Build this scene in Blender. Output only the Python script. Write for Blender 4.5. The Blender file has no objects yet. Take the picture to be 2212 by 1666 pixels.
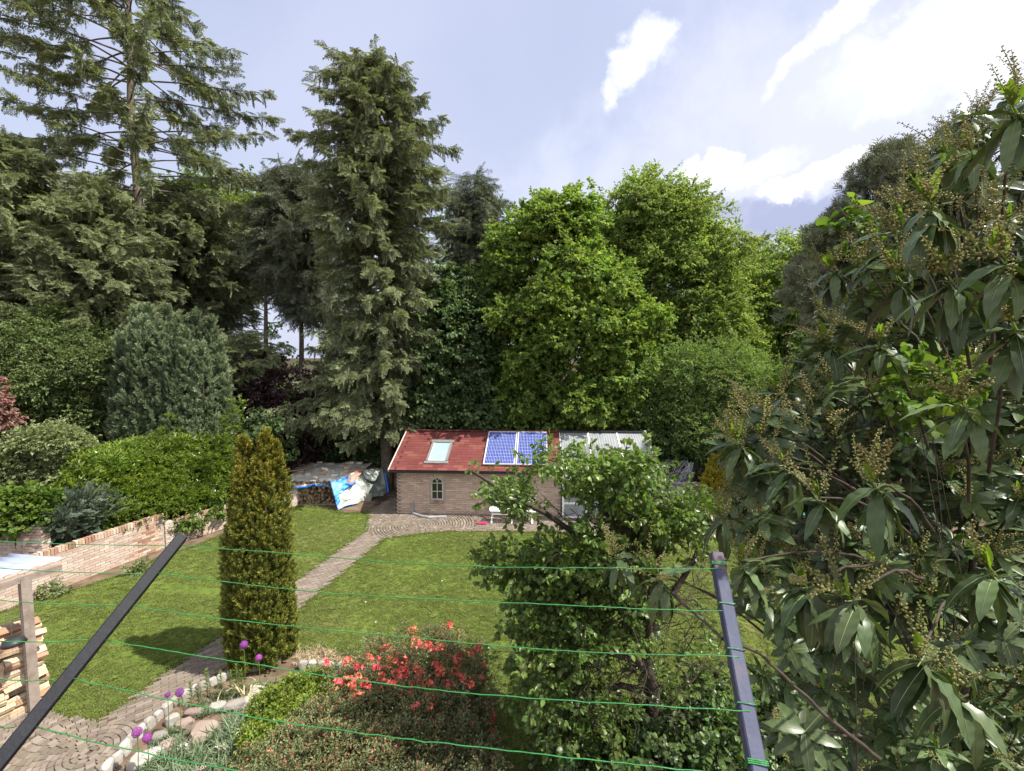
import bpy, math, random
import numpy as np
from mathutils import Vector, Matrix, Euler
random.seed(7); RNG = np.random.default_rng(7)
R = math.radians
SC = bpy.context.scene
COL = SC.collection

# ------------------------------------------------------------------ camera, sky, sun, exposure
H = 5.3; PITCH = R(4.0); F = 1024.7; CX, CY = 1106.0, 833.0   # F and pixels in a 2212 px wide frame
cam_d = bpy.data.cameras.new('camera'); cam = bpy.data.objects.new('camera', cam_d); COL.objects.link(cam)
cam.location = (0, 0, H); cam.rotation_euler = (R(90)-PITCH, 0, 0)
cam_d.sensor_width = 36; cam_d.lens = 36*F/2212; cam_d.clip_start = 0.05; cam_d.clip_end = 2000
SC.camera = cam
SUN_EL, SUN_AZ = R(56), (1.0, -0.22)       # direction towards the sun in plan
sl = math.hypot(*SUN_AZ); sd = Vector((SUN_AZ[0]/sl*math.cos(SUN_EL), SUN_AZ[1]/sl*math.cos(SUN_EL), math.sin(SUN_EL)))
sun_d = bpy.data.lights.new('sun', 'SUN'); sun = bpy.data.objects.new('sun', sun_d); COL.objects.link(sun)
sun.rotation_euler = sd.to_track_quat('Z', 'Y').to_euler(); sun_d.energy = 4.0; sun_d.angle = R(0.55); sun_d.color = (1.0, 0.95, 0.87)
SC.view_settings.view_transform = 'Standard'; SC.view_settings.look = 'None'; SC.view_settings.gamma = 1
SC.view_settings.use_curve_mapping = False
SC.view_settings.exposure = 1.12
SC.cycles.max_bounces = 6; SC.cycles.diffuse_bounces = 4; SC.cycles.transmission_bounces = 4; SC.cycles.transparent_max_bounces = 6
SC.cycles.glossy_bounces = 2; SC.cycles.sample_clamp_indirect = 6

def look(px, py):
    a = (px-CX)/F; b = (CY-py)/F; c, s = math.cos(PITCH), math.sin(PITCH)
    return Vector((a, c+b*s, -s+b*c))
def gnd(px, py, h=0.0):
    d = look(px, py); t = (h-H)/d.z
    return Vector((d.x*t, d.y*t, h))
def at(px, py, Y):
    d = look(px, py); t = Y/d.y
    return Vector((d.x*t, Y, H+d.z*t))
def atz(px, py, z):
    d = look(px, py); return Vector((d.x*z, d.y*z, H+d.z*z))

class NT:
    def __init__(s, nt): s.nt = nt; s.n = nt.nodes; s.l = nt.links
    def new(s, t, **k):
        n = s.n.new(t)
        for a, b in k.items(): setattr(n, a, b)
        return n
    def put(s, sock, v):
        if v is None: return
        if isinstance(v, bpy.types.NodeSocket): s.l.new(v, sock)
        else:
            if hasattr(sock.default_value, '__len__') and not hasattr(v, '__len__'): v = [v]*len(sock.default_value)
            if hasattr(sock.default_value, '__len__') and len(sock.default_value) == 4 and len(v) == 3: v = (*v, 1)
            sock.default_value = v
    def math(s, op, a, b=None, c=None, clamp=False):
        n = s.new('ShaderNodeMath', operation=op, use_clamp=clamp)
        s.put(n.inputs[0], a); s.put(n.inputs[1], b)
        if c is not None: s.put(n.inputs[2], c)
        return n.outputs[0]
    def vec(s, op, a, b=None, sc=None):
        n = s.new('ShaderNodeVectorMath', operation=op)
        s.put(n.inputs[0], a)
        if b is not None: s.put(n.inputs[1], b)
        if sc is not None: s.put(n.inputs[3], sc)
        return n.outputs['Value'] if op in ('DOT_PRODUCT', 'LENGTH', 'DISTANCE') else n.outputs[0]
    def noise(s, v, scale, det=4, rough=.55, dist=0, out='Fac'):
        n = s.new('ShaderNodeTexNoise'); s.put(n.inputs['Vector'], v); s.put(n.inputs['Scale'], scale)
        n.inputs['Detail'].default_value = det; n.inputs['Roughness'].default_value = rough; n.inputs['Distortion'].default_value = dist
        return n.outputs[out]
    def mix(s, f, a, b, mode='MIX'):
        n = s.new('ShaderNodeMix', data_type='RGBA', blend_type=mode)
        s.put(n.inputs[0], f); s.put(n.inputs[6], a); s.put(n.inputs[7], b)
        return n.outputs[2]
    def ss(s, v, a, b, c=0.0, d=1.0):
        n = s.new('ShaderNodeMapRange', interpolation_type='SMOOTHSTEP')
        s.put(n.inputs[0], v); n.inputs[1].default_value = a; n.inputs[2].default_value = b; n.inputs[3].default_value = c; n.inputs[4].default_value = d
        return n.outputs[0]
    def lin(s, v, a, b, c=0.0, d=1.0):
        n = s.new('ShaderNodeMapRange')
        s.put(n.inputs[0], v); n.inputs[1].default_value = a; n.inputs[2].default_value = b; n.inputs[3].default_value = c; n.inputs[4].default_value = d
        return n.outputs[0]

world = bpy.data.worlds.new('World'); SC.world = world; world.use_nodes = True
w = NT(world.node_tree); w.n.clear()
def build_world():
    sky = w.new('ShaderNodeTexSky', sky_type='NISHITA', sun_disc=False)
    sky.sun_elevation = SUN_EL; sky.sun_rotation = math.atan2(sd.x, sd.y); sky.air_density = 1.2; sky.dust_density = 2.2; sky.ozone_density = 1.5
    d = w.new('ShaderNodeTexCoord').outputs['Generated']
    d = w.vec('NORMALIZE', d)
    sep = w.new('ShaderNodeSeparateXYZ'); w.put(sep.inputs[0], d); z = sep.outputs[2]
    # thin pale veil of high cloud over the blue
    col = w.mix(w.ss(w.noise(d, 2.2, 5, .5, .4), .3, .75, .68, .95), sky.outputs[0], (3.65, 3.95, 5.2))
    col = w.mix(w.ss(z, -.05, .55, .5, 0), col, (4.4, 4.7, 5.9))
    # warped direction for ragged edges
    n1 = w.new('ShaderNodeTexNoise'); w.put(n1.inputs['Vector'], d); n1.inputs['Scale'].default_value = 7; n1.inputs['Detail'].default_value = 8; n1.inputs['Roughness'].default_value = .6
    off = w.vec('SCALE', w.vec('SUBTRACT', n1.outputs['Color'], (.5, .5, .5)), sc=.10)
    n2 = w.new('ShaderNodeTexNoise'); w.put(n2.inputs['Vector'], d); n2.inputs['Scale'].default_value = 26; n2.inputs['Detail'].default_value = 7; n2.inputs['Roughness'].default_value = .65
    off = w.vec('ADD', off, w.vec('SCALE', w.vec('SUBTRACT', n2.outputs['Color'], (.5, .5, .5)), sc=.055))
    dw = w.vec('ADD', d, off)
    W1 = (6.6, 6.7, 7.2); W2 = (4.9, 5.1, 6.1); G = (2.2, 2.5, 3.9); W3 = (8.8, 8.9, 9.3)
    def soft(px, py, sa, sb, rot, lo=.2, hi=1.25):
        c = look(px, py).normalized(); u = c.cross(Vector((0, 0, 1))).normalized(); v = u.cross(c)
        cr, sr = math.cos(R(rot)), math.sin(R(rot)); u2 = (u*cr+v*sr)/sa; v2 = (-u*sr+v*cr)/sb
        a = w.math('SUBTRACT', w.vec('DOT_PRODUCT', dw, tuple(u2)), c.dot(u2)); b = w.math('SUBTRACT', w.vec('DOT_PRODUCT', dw, tuple(v2)), c.dot(v2))
        r = w.math('SQRT', w.math('ADD', w.math('MULTIPLY', a, a), w.math('MULTIPLY', b, b)))
        return w.math('MULTIPLY', w.ss(r, lo, hi, 1, 0), w.math('GREATER_THAN', w.vec('DOT_PRODUCT', d, tuple(c)), 0))
    nA = w.noise(d, 4.2, 9, .58, .3); nB = w.noise(d, 9, 9, .6, .2)
    fld = w.math('ADD', w.math('MULTIPLY', nA, .65), w.math('MULTIPLY', nB, .35))
    def cloud(shapes, colr, lo, hi, k=.55, amt=1):
        nonlocal col
        t = None
        for q in shapes:
            f = soft(*q[:5], *(q[6:] if len(q) > 6 else ())); f = w.math('MULTIPLY', f, q[5]); t = f if t is None else w.math('MAXIMUM', t, f)
        m = w.ss(w.math('ADD', w.math('MULTIPLY', t, k), fld), lo, hi, 0, amt); m = w.math('MULTIPLY', m, w.ss(t, 0, .15))
        col = w.mix(m, col, colr)
    cloud([(1650, 300, .50, .22, 10, .75, .0, 1.5), (1950, 240, .42, .22, 18, 1.0, .1, 1.4), (1750, 400, .35, .09, 4, .9, .1, 1.4)], W2, .55, .95, .5, .85)
    cloud([(2080, 50, .20, .09, 20, 1.0), (2160, 120, .10, .09, 0, 1), (1830, 40, .12, .035, 35, .8), (1720, 130, .10, .03, 40, .65), (1930, 200, .12, .05, 25, .75), (1980, 130, .2, .1, 20, .7)], W1, .74, 1.12, .62)
    cloud([(1740, 470, .19, .045, -3, 1.0), (1600, 455, .10, .04, 0, .8), (1850, 445, .10, .03, 0, .9)], G, .70, 1.02, .55, .75)
    cloud([(1620, 370, .16, .035, 6, .7, .2, 1.4), (1555, 350, .065, .040, 8, 1.0, .3, 1.1), (1495, 368, .06, .025, 0, .9, .3, 1.1), (1770, 385, .10, .028, 12, 1.0, .3, 1.1), (1840, 362, .07, .028, 16, 1.0, .3, 1.1), (1690, 400, .06, .02, 0, .7, .3, 1.1)], W1, .72, 1.0)
    cloud([(1392, 80, .055, .050, 30, 1.0, .2, 1.4), (1355, 130, .050, .040, 60, .95, .2, 1.4), (1325, 180, .022, .05, -25, .8, .1, 1.5)], W1, .70, 1.16, .62, .95)
    cloud([(1440, 110, .03, .02, 30, .7)], W2, .7, 1.0, .5, .6)
    # added cloud cover out of view, brighter than the clouds in view, for fill light
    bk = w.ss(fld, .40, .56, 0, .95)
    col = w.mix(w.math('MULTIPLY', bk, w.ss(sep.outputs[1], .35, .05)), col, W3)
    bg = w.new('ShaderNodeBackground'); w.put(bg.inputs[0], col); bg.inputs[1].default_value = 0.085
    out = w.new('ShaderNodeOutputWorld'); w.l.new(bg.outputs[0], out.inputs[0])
build_world()

# ------------------------------------------------------------------ helpers
BASE = {}          # object name -> world matrix of parents
def tag(o, label=None, cat=None, group=None, kind=None):
    if label: o['label'] = label
    if cat: o['category'] = cat
    if group: o['group'] = group
    if kind: o['kind'] = kind
    return o
def thing(name, label, cat, loc=(0, 0, 0), rz=0, group=None, kind=None):
    o = bpy.data.objects.new(name, None); COL.objects.link(o); o.empty_display_size = .1
    o.location = loc; o.rotation_euler = (0, 0, rz)
    BASE[o.name] = Matrix.Translation(loc) @ Matrix.Rotation(rz, 4, 'Z')
    return tag(o, label, cat, group, kind)
def link(name, me, parent=None, M=None):
    """M is a world matrix (identity by default)"""
    o = bpy.data.objects.new(name, me); COL.objects.link(o)
    M = M or Matrix.Identity(4)
    BASE[o.name] = M
    if parent is not None:
        o.parent = parent; o.matrix_local = BASE[parent.name].inverted() @ M
    else: o.matrix_local = M
    return o
class MB:
    def __init__(s): s.v = []; s.f = []; s.t = []; s.m = []
    def add(s, vs, fs, tint=0.5, mi=0):
        b = len(s.v); s.v.extend([tuple(x) for x in vs]); s.f.extend([tuple(i+b for i in f) for f in fs])
        s.t.extend(tint if hasattr(tint, '__len__') else [tint]*len(vs)); s.m.extend([mi]*len(fs)); return s
    def box(s, c, d, M=None, bottom=True, mi=0, jit=0, tint=.5):
        x, y, z = c; a, b, h = d[0]/2, d[1]/2, d[2]/2
        vs = [Vector((x+i*a+random.uniform(-jit, jit), y+j*b+random.uniform(-jit, jit), z+k*h+random.uniform(-jit, jit))) for k in (-1, 1) for j in (-1, 1) for i in (-1, 1)]
        if M is not None: vs = [M @ p for p in vs]
        fs = [(4, 5, 7, 6), (0, 1, 5, 4), (1, 3, 7, 5), (3, 2, 6, 7), (2, 0, 4, 6)]
        if bottom: fs.append((0, 2, 3, 1))
        return s.add(vs, fs, tint, mi)
    def bar(s, p, q, w_, h_, up=(0, 0, 1), mi=0):
        p, q = Vector(p), Vector(q); y = (q-p); L = y.length; y.normalize(); x = y.cross(Vector(up)).normalized(); z = x.cross(y)
        M = Matrix.Translation((p+q)/2) @ Matrix((x, y, z)).transposed().to_4x4()
        return s.box((0, 0, 0), (w_, L, h_), M, mi=mi)
    def tube(s, pts, rad, n=8, cap=True, mi=0, tint=.5):
        pts = [Vector(p) for p in pts]; N = len(pts)
        if not hasattr(rad, '__len__'): rad = [rad]*N
        vs = []; ref = None
        for i, p in enumerate(pts):
            d = (pts[min(i+1, N-1)]-pts[max(i-1, 0)]).normalized()
            if ref is None: ref = d.orthogonal().normalized()
            u = (ref-d*ref.dot(d)).normalized(); ref = u; v = d.cross(u)
            vs += [p+(u*math.cos(k*2*math.pi/n)+v*math.sin(k*2*math.pi/n))*rad[i] for k in range(n)]
        fs = [(i*n+k, i*n+(k+1) % n, (i+1)*n+(k+1) % n, (i+1)*n+k) for i in range(N-1) for k in range(n)]
        if cap: fs += [tuple(range(n-1, -1, -1)), tuple((N-1)*n+k for k in range(n))]
        return s.add(vs, fs, tint, mi)
    def mesh(s, name, mats, smooth=False):
        me = bpy.data.meshes.new(name); me.from_pydata(s.v, [], s.f)
        for m in (mats if isinstance(mats, (list, tuple)) else [mats]): me.materials.append(m)
        if any(s.m): me.polygons.foreach_set('material_index', s.m)
        at_ = me.attributes.new('tint', 'FLOAT', 'POINT'); at_.data.foreach_set('value', s.t)
        if smooth: me.polygons.foreach_set('use_smooth', [True]*len(s.f))
        me.update(); return me
    def build(s, name, mats, parent=None, smooth=False, M=None):
        return link(name, s.mesh(name, mats, smooth), parent, M)

def join_copies(name, items, mats):
    """items: list of (mesh, world matrix) -> one mesh"""
    V = []; L = []; S = []; T = []; MI = []; base = 0; cache = {}
    for me, M in items:
        if me.name not in cache:
            co = np.empty(len(me.vertices)*3); me.vertices.foreach_get('co', co)
            li = np.empty(len(me.loops), int); me.loops.foreach_get('vertex_index', li)
            ls = np.empty(len(me.polygons), int); me.polygons.foreach_get('loop_total', ls)
            mi = np.empty(len(me.polygons), int); me.polygons.foreach_get('material_index', mi)
            t = np.empty(len(me.vertices)); me.attributes['tint'].data.foreach_get('value', t)
            cache[me.name] = (co.reshape(-1, 3), li, ls, mi, t)
        co, li, ls, mi, t = cache[me.name]; A = np.array(M)
        V.append(co @ A[:3, :3].T + A[:3, 3]); L.append(li+base); S.append(ls); T.append(t); MI.append(mi); base += len(co)
    V = np.concatenate(V); L = np.concatenate(L); S = np.concatenate(S); T = np.concatenate(T); MI = np.concatenate(MI)
    me = bpy.data.meshes.new(name); me.vertices.add(len(V)); me.vertices.foreach_set('co', V.ravel())
    me.loops.add(len(L)); me.loops.foreach_set('vertex_index', L)
    me.polygons.add(len(S)); me.polygons.foreach_set('loop_start', np.concatenate([[0], np.cumsum(S)[:-1]])); me.polygons.foreach_set('loop_total', S)
    for m in mats: me.materials.append(m)
    me.polygons.foreach_set('material_index', MI); me.polygons.foreach_set('use_smooth', np.zeros(len(S), bool))
    a = me.attributes.new('tint', 'FLOAT', 'POINT'); a.data.foreach_set('value', T)
    me.update(calc_edges=True); me.validate(); return me
CAMP = Vector((0, 0, H))
def visible(p, m=60):
    c, s = math.cos(PITCH), math.sin(PITCH); dz = p.z-H
    fz = p.y*c-dz*s
    if fz < .1: return False
    up = p.y*s+dz*c; x = CX+F*p.x/fz; y = CY-F*up/fz
    return -m < x < 2212+m and -m < y < 1666+m
def pieces(parent, name, items, limit=295, stuffname=None):
    """items: (mesh, world matrix); the nearest in view are objects, the rest one stuff part"""
    items = sorted(items, key=lambda it: ((it[1].translation-CAMP).length + (0 if visible(it[1].translation) else 1000)))
    for me, M in items[:limit]: link(name, me, parent, M)
    if len(items) > limit:
        me = join_copies(stuffname or name+'_field', items[limit:], list(items[0][0].materials))
        tag(link(stuffname or name+'_field', me, parent), kind='stuff')

# ------------------------------------------------------------------ materials
MATS = {}
def island(n):
    """one random number per separate piece, whether it is an object, an instance or an island"""
    a = n.new('ShaderNodeObjectInfo').outputs['Random']; b = n.new('ShaderNodeNewGeometry').outputs['Random Per Island']
    return n.math('FRACT', n.math('ADD', n.math('MULTIPLY', a, 7.31), b))
def pmat(name, cols, rough=.8, spec=.3, scale=12, bump=.3, bscale=60, metallic=0, perpiece=0., noise_mix=.6, coord='Object', hue=0.0, dirt=None, alpha=None):
    """cols = 2..3 colours mixed by noise; perpiece = value variation from one piece to the next"""
    m = bpy.data.materials.new(name); m.use_nodes = True; n = NT(m.node_tree); b = n.n['Principled BSDF']
    co = n.new('ShaderNodeTexCoord').outputs[coord] if coord != 'World' else n.new('ShaderNodeNewGeometry').outputs['Position']
    f = n.ss(n.noise(co, scale, 5, .6), .32, .68)
    c = n.mix(n.math('MULTIPLY', f, noise_mix*1.6, clamp=True), cols[0], cols[1])
    if perpiece:
        r = island(n)
        if len(cols) > 2: c = n.mix(n.ss(n.math('FRACT', n.math('MULTIPLY', r, 5.7)), .45, .9), c, cols[2])
        if len(cols) > 3: c = n.mix(n.ss(n.math('FRACT', n.math('MULTIPLY', r, 3.3)), .72, .85), c, cols[3])
        hs = n.new('ShaderNodeHueSaturation'); n.put(hs.inputs['Color'], c); n.put(hs.inputs['Value'], n.lin(r, 0, 1, 1-perpiece, 1+perpiece)); 
        n.put(hs.inputs['Hue'], n.lin(n.math('FRACT', n.math('MULTIPLY', r, 13.1)), 0, 1, .5-hue, .5+hue)); c = hs.outputs[0]
    elif len(cols) > 2:
        c = n.mix(n.ss(n.noise(co, scale*.23, 4, .6), .5, .66), c, cols[2])
    if dirt:
        c = n.mix(n.ss(n.noise(n.new('ShaderNodeNewGeometry').outputs['Position'], dirt[1], 5, .65), .48, .7, 0, dirt[2]), c, dirt[0])
    n.put(b.inputs['Base Color'], c); n.put(b.inputs['Roughness'], rough); b.inputs['Specular IOR Level'].default_value = spec; b.inputs['Metallic'].default_value = metallic
    if bump:
        bn = n.new('ShaderNodeBump'); bn.inputs['Strength'].default_value = bump; bn.inputs['Distance'].default_value = .01
        n.put(bn.inputs['Height'], n.noise(co, bscale, 4, .6)); n.l.new(bn.outputs[0], b.inputs['Normal'])
    MATS[name] = m; return m
def leafmat(name, base, tip, trans=.35, rough=.5, spec=.25, var=.35, hue=.02, tcol=None, odd=None, bigvar=.25):
    m = bpy.data.materials.new(name); m.use_nodes = True; n = NT(m.node_tree); b = n.n['Principled BSDF']; out = n.n['Material Output']
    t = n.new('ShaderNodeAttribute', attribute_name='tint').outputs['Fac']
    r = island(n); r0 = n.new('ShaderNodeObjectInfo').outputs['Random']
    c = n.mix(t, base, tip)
    if odd: c = n.mix(n.math('GREATER_THAN', n.math('FRACT', n.math('MULTIPLY', r, 9.7)), 1-odd[1]), c, odd[0])
    big = n.noise(n.new('ShaderNodeNewGeometry').outputs['Position'], .45, 3, .5)
    v = n.math('MULTIPLY', n.lin(r, 0, 1, 1-var, 1+var), n.lin(r0, 0, 1, 1-var*.6, 1+var*.6))
    v = n.math('MULTIPLY', v, n.lin(big, .3, .7, 1-bigvar, 1+bigvar))
    hs = n.new('ShaderNodeHueSaturation'); n.put(hs.inputs['Color'], c); n.put(hs.inputs['Value'], v)
    n.put(hs.inputs['Hue'], n.lin(n.math('FRACT', n.math('MULTIPLY', r0, 5.3)), 0, 1, .5-hue, .5+hue)); c = hs.outputs[0]
    n.put(b.inputs['Base Color'], c); b.inputs['Roughness'].default_value = rough; b.inputs['Specular IOR Level'].default_value = spec
    tr = n.new('ShaderNodeBsdfTranslucent'); n.put(tr.inputs[0], n.mix(1.0, c, tcol or (1.25, 1.35, .6), 'MULTIPLY'))
    mx = n.new('ShaderNodeMixShader'); mx.inputs[0].default_value = trans; n.l.new(b.outputs[0], mx.inputs[1]); n.l.new(tr.outputs[0], mx.inputs[2])
    n.l.new(mx.outputs[0], out.inputs[0]); MATS[name] = m; return m

# ------------------------------------------------------------------ geometry-node scatter
def scatter_group(name, sources):
    ng = bpy.data.node_groups.new(name, 'GeometryNodeTree')
    ng.interface.new_socket('Geometry', in_out='INPUT', socket_type='NodeSocketGeometry'); ng.interface.new_socket('Geometry', in_out='OUTPUT', socket_type='NodeSocketGeometry')
    n = ng.nodes; l = ng.links; gi = n.new('NodeGroupInput'); go = n.new('NodeGroupOutput')
    j = n.new('GeometryNodeJoinGeometry')
    for s in sources:
        oi = n.new('GeometryNodeObjectInfo'); oi.inputs['Object'].default_value = s; oi.inputs['As Instance'].default_value = False
        gt = n.new('GeometryNodeGeometryToInstance'); l.new(oi.outputs['Geometry'], gt.inputs[0]); l.new(gt.outputs[0], j.inputs[0])
    ip = n.new('GeometryNodeInstanceOnPoints'); ip.inputs['Pick Instance'].default_value = True
    def attr(nm, ty):
        a = n.new('GeometryNodeInputNamedAttribute'); a.data_type = ty; a.inputs['Name'].default_value = nm; return a.outputs['Attribute']
    l.new(gi.outputs[0], ip.inputs['Points']); l.new(j.outputs[0], ip.inputs['Instance'])
    l.new(attr('vi', 'INT'), ip.inputs['Instance Index']); l.new(attr('rot', 'FLOAT_VECTOR'), ip.inputs['Rotation']); l.new(attr('scl', 'FLOAT'), ip.inputs['Scale'])
    l.new(ip.outputs[0], go.inputs[0]); ng['nsrc'] = len(sources); return ng
def source(me): return bpy.data.objects.new(me.name, me)       # never linked: only its mesh is scattered
def euler_from(D, U):
    """D: (n,3) direction of local +Y; U: approx local +Z"""
    D = D/np.linalg.norm(D, axis=1, keepdims=True); X = np.cross(D, U); ln = np.linalg.norm(X, axis=1, keepdims=True)
    X = np.where(ln < 1e-4, [[1, 0, 0]], X/np.maximum(ln, 1e-6)); Z = np.cross(X, D)
    m20, m21, m22, m10, m00 = X[:, 2], D[:, 2], Z[:, 2], X[:, 1], X[:, 0]
    return np.stack([np.arctan2(m21, m22), -np.arcsin(np.clip(m20, -1, 1)), np.arctan2(m10, m00)], 1)
def scatter(name, P, D, U, S, group, parent=None, kind=None):
    P = np.asarray(P, float).reshape(-1, 3); n = len(P); D = np.asarray(D, float).reshape(-1, 3); U = np.asarray(U, float).reshape(-1, 3)
    if len(U) == 1: U = np.repeat(U, n, 0)
    S = np.broadcast_to(np.asarray(S, float), (n,))
    me = bpy.data.meshes.new(name); me.vertices.add(n); me.vertices.foreach_set('co', P.ravel())
    a = me.attributes.new('rot', 'FLOAT_VECTOR', 'POINT'); a.data.foreach_set('vector', euler_from(D, U).ravel())
    a = me.attributes.new('scl', 'FLOAT', 'POINT'); a.data.foreach_set('value', np.ascontiguousarray(S))
    a = me.attributes.new('vi', 'INT', 'POINT'); a.data.foreach_set('value', RNG.integers(0, group['nsrc'], n).astype(np.int32))
    o = link(name, me, parent); md = o.modifiers.new('scatter', 'NODES'); md.node_group = group
    o['kind'] = kind or 'stuff'
    return o
def rdir(n, zb=0.0, zs=1.0):
    v = RNG.normal(size=(n, 3)); v[:, 2] = v[:, 2]*zs+zb
    return v/np.linalg.norm(v, axis=1, keepdims=True)
def inpoly(x, y, poly):
    x = np.asarray(x); y = np.asarray(y); c = np.zeros(x.shape, bool); n = len(poly)
    for i in range(n):
        x1, y1 = poly[i][0], poly[i][1]; x2, y2 = poly[i-1][0], poly[i-1][1]
        cond = ((y1 > y) != (y2 > y)) & (x < (x2-x1)*(y-y1)/((y2-y1) if y2 != y1 else 1e-9)+x1); c ^= cond
    return c
# ================================================================== materials of built things
M_soil = pmat('soil', [(.11, .075, .05), (.20, .145, .10), (.07, .05, .035)], .95, .1, 3.5, .9, 40, coord='World')
M_turf = pmat('turf', [(.10, .14, .028), (.12, .155, .034), (.14, .145, .05)], .95, .05, 1.2, .6, 60, coord='World')
M_sand = pmat('joint_sand', [(.07, .055, .038), (.12, .09, .06)], .95, .1, 8, .4, 60, coord='World')
M_paver = pmat('clinker', [(.175, .138, .108), (.21, .172, .138), (.155, .125, .10), (.23, .195, .16)], .85, .2, 9, .5, 90, perpiece=.10, hue=.012, dirt=((.17, .15, .10), .9, .5), coord='World')
M_cobble = pmat('fan_cobble', [(.175, .138, .106), (.215, .175, .138), (.15, .125, .098), (.235, .20, .165)], .85, .2, 9, .5, 90, perpiece=.12, hue=.012, dirt=((.15, .13, .08), 1.3, .55), coord='World')
M_mortar = pmat('mortar', [(.40, .36, .31), (.32, .28, .24)], .95, .1, 20, .5, 120)
M_brick = pmat('pink_brick', [(.44, .335, .27), (.50, .395, .325), (.54, .45, .385), (.41, .29, .225)], .9, .15, 14, .5, 140, perpiece=.09, hue=.008, dirt=((.54, .48, .41), .9, .35), coord='World')
M_coping = pmat('coping_brick', [(.40, .25, .17), (.50, .36, .26), (.55, .46, .37), (.30, .17, .12)], .9, .15, 14, .5, 140, perpiece=.22, hue=.015, coord='World')
M_sbrick = pmat('shed_brick', [(.47, .335, .255), (.53, .40, .31), (.50, .38, .31), (.57, .44, .35)], .9, .15, 14, .5, 140, perpiece=.13, hue=.010, dirt=((.30, .25, .19), 1.6, .5), coord='World')
M_dbrick = pmat('old_brick', [(.26, .17, .13), (.34, .25, .20), (.30, .20, .18), (.38, .30, .26)], .9, .15, 14, .5, 140, perpiece=.18, hue=.015, coord='World')
M_shingle = pmat('red_shingle', [(.140, .040, .035), (.155, .047, .041), (.132, .038, .034), (.19, .065, .052)], .9, .2, 30, .6, 220, perpiece=.035, hue=.008, dirt=((.10, .030, .027), .7, .2), coord='World')
M_deck = pmat('roof_felt', [(.06, .02, .017), (.09, .03, .025)], .95)
M_white = pmat('white_paint', [(.80, .80, .77), (.74, .73, .69)], .5, .4, 5, .05)
M_cream = pmat('cream_paint', [(.62, .58, .50), (.54, .50, .43)], .6, .3, 6, .1)
M_grey = pmat('grey_metal', [(.22, .21, .20), (.27, .26, .25)], .45, .5, 6, .05, metallic=.3)
M_dark = pmat('black_gutter', [(.02, .022, .026), (.035, .037, .04)], .45, .4, 6, .05)
M_pvc = pmat('grey_pipe', [(.24, .25, .27), (.32, .33, .34)], .5, .4, 6, .05)
M_alu = pmat('aluminium', [(.72, .73, .75), (.66, .67, .69)], .35, .5, 6, .02, metallic=.4)
M_glassd = pmat('dark_glass', [(.018, .02, .018), (.03, .032, .03)], .06, .8, 3, 0)
M_sky_pane = pmat('roof_window_blind', [(.26, .36, .40), (.31, .41, .45)], .25, .5, 3, 0)
M_cell = pmat('solar_cell', [(.016, .034, .20), (.022, .045, .25)], .25, .5, 30, 0, perpiece=.07, hue=.005)
M_backsheet = pmat('pale_backsheet', [(.50, .55, .68), (.46, .50, .64)], .3, .5, 6, 0)
M_poly = pmat('weathered_polycarbonate', [(.22, .235, .24), (.29, .30, .31), (.16, .175, .16)], .4, .5, 2.4, .1, coord='Object')
M_bluew = pmat('pale_roof_sheet', [(.36, .40, .54), (.42, .46, .60)], .35, .5, 3, .03)
M_post = pmat('weathered_post', [(.21, .165, .135), (.30, .25, .21)], .85, .2, 6, .6, 50)
M_logb = pmat('log_bark', [(.13, .085, .055), (.20, .14, .09), (.26, .19, .13), (.08, .055, .04)], .95, .1, 14, .7, 60, perpiece=.3, hue=.01)
M_loga = pmat('split_wood', [(.52, .40, .26), (.66, .54, .38), (.58, .42, .27), (.36, .22, .14)], .85, .15, 9, .6, 50, perpiece=.22, hue=.012)
M_loge = pmat('log_end', [(.20, .09, .05), (.30, .16, .09), (.42, .28, .17)], .9, .1, 22, .5, 60, perpiece=.3, hue=.012)
M_bark = pmat('bark', [(.10, .08, .06), (.17, .14, .11)], .95, .1, 10, 1.0, 25, coord='World')
M_twig = pmat('twig', [(.045, .036, .027), (.085, .07, .055)], .9, .1, 10, .3, 40, coord='World')
M_twigred = pmat('red_twig', [(.20, .06, .035), (.12, .07, .04)], .7, .2, 10, .2, 40, coord='World')
M_tarp = pmat('grey_tarp', [(.44, .42, .38), (.56, .54, .49), (.40, .24, .17)], .7, .4, 3.2, .5, 12, coord='World')
M_tarpg = pmat('silver_tarp', [(.42, .47, .42), (.55, .59, .53), (.22, .25, .22)], .45, .5, 4, .6, 9, coord='World')
M_blue = pmat('blue_tarp', [(.02, .20, .80), (.05, .30, .92)], .45, .5, 5, .5, 10, coord='World')
M_block = pmat('pale_block', [(.58, .52, .44), (.66, .62, .56), (.50, .34, .22)], .9, .1, 8, .5, 60, perpiece=.15)
M_stone = pmat('pale_stone', [(.36, .335, .30), (.43, .41, .375), (.26, .24, .21)], .9, .15, 7, .9, 28, perpiece=.14, coord='World', dirt=((.22, .19, .14), 3.5, .6))
M_rock = pmat('red_rock', [(.26, .18, .145), (.33, .25, .21), (.22, .17, .15)], .9, .15, 5, .9, 28, perpiece=.2, hue=.02, coord='World')
M_frame = pmat('black_coated_steel', [(.004, .005, .009), (.007, .008, .013)], .6, .25, 12, .12, 60, coord='Object', dirt=((.02, .018, .016), 14, .35))
M_frameb = pmat('shade_toned_steel', [(.042, .048, .085), (.052, .06, .10), (.065, .072, .115)], .6, .25, 9, .15, 70, coord='Object', dirt=((.16, .085, .06), 9, .5))  # steel of the right arm, with its blue-grey shade put into the colour
M_cord = pmat('green_cord', [(.02, .15, .035), (.03, .22, .055)], .4, .5, 40, .3, 200, coord='World')
M_mesh = pmat('galvanised_wire', [(.25, .25, .25), (.32, .32, .32)], .45, .5, 20, 0, metallic=.5)
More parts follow.
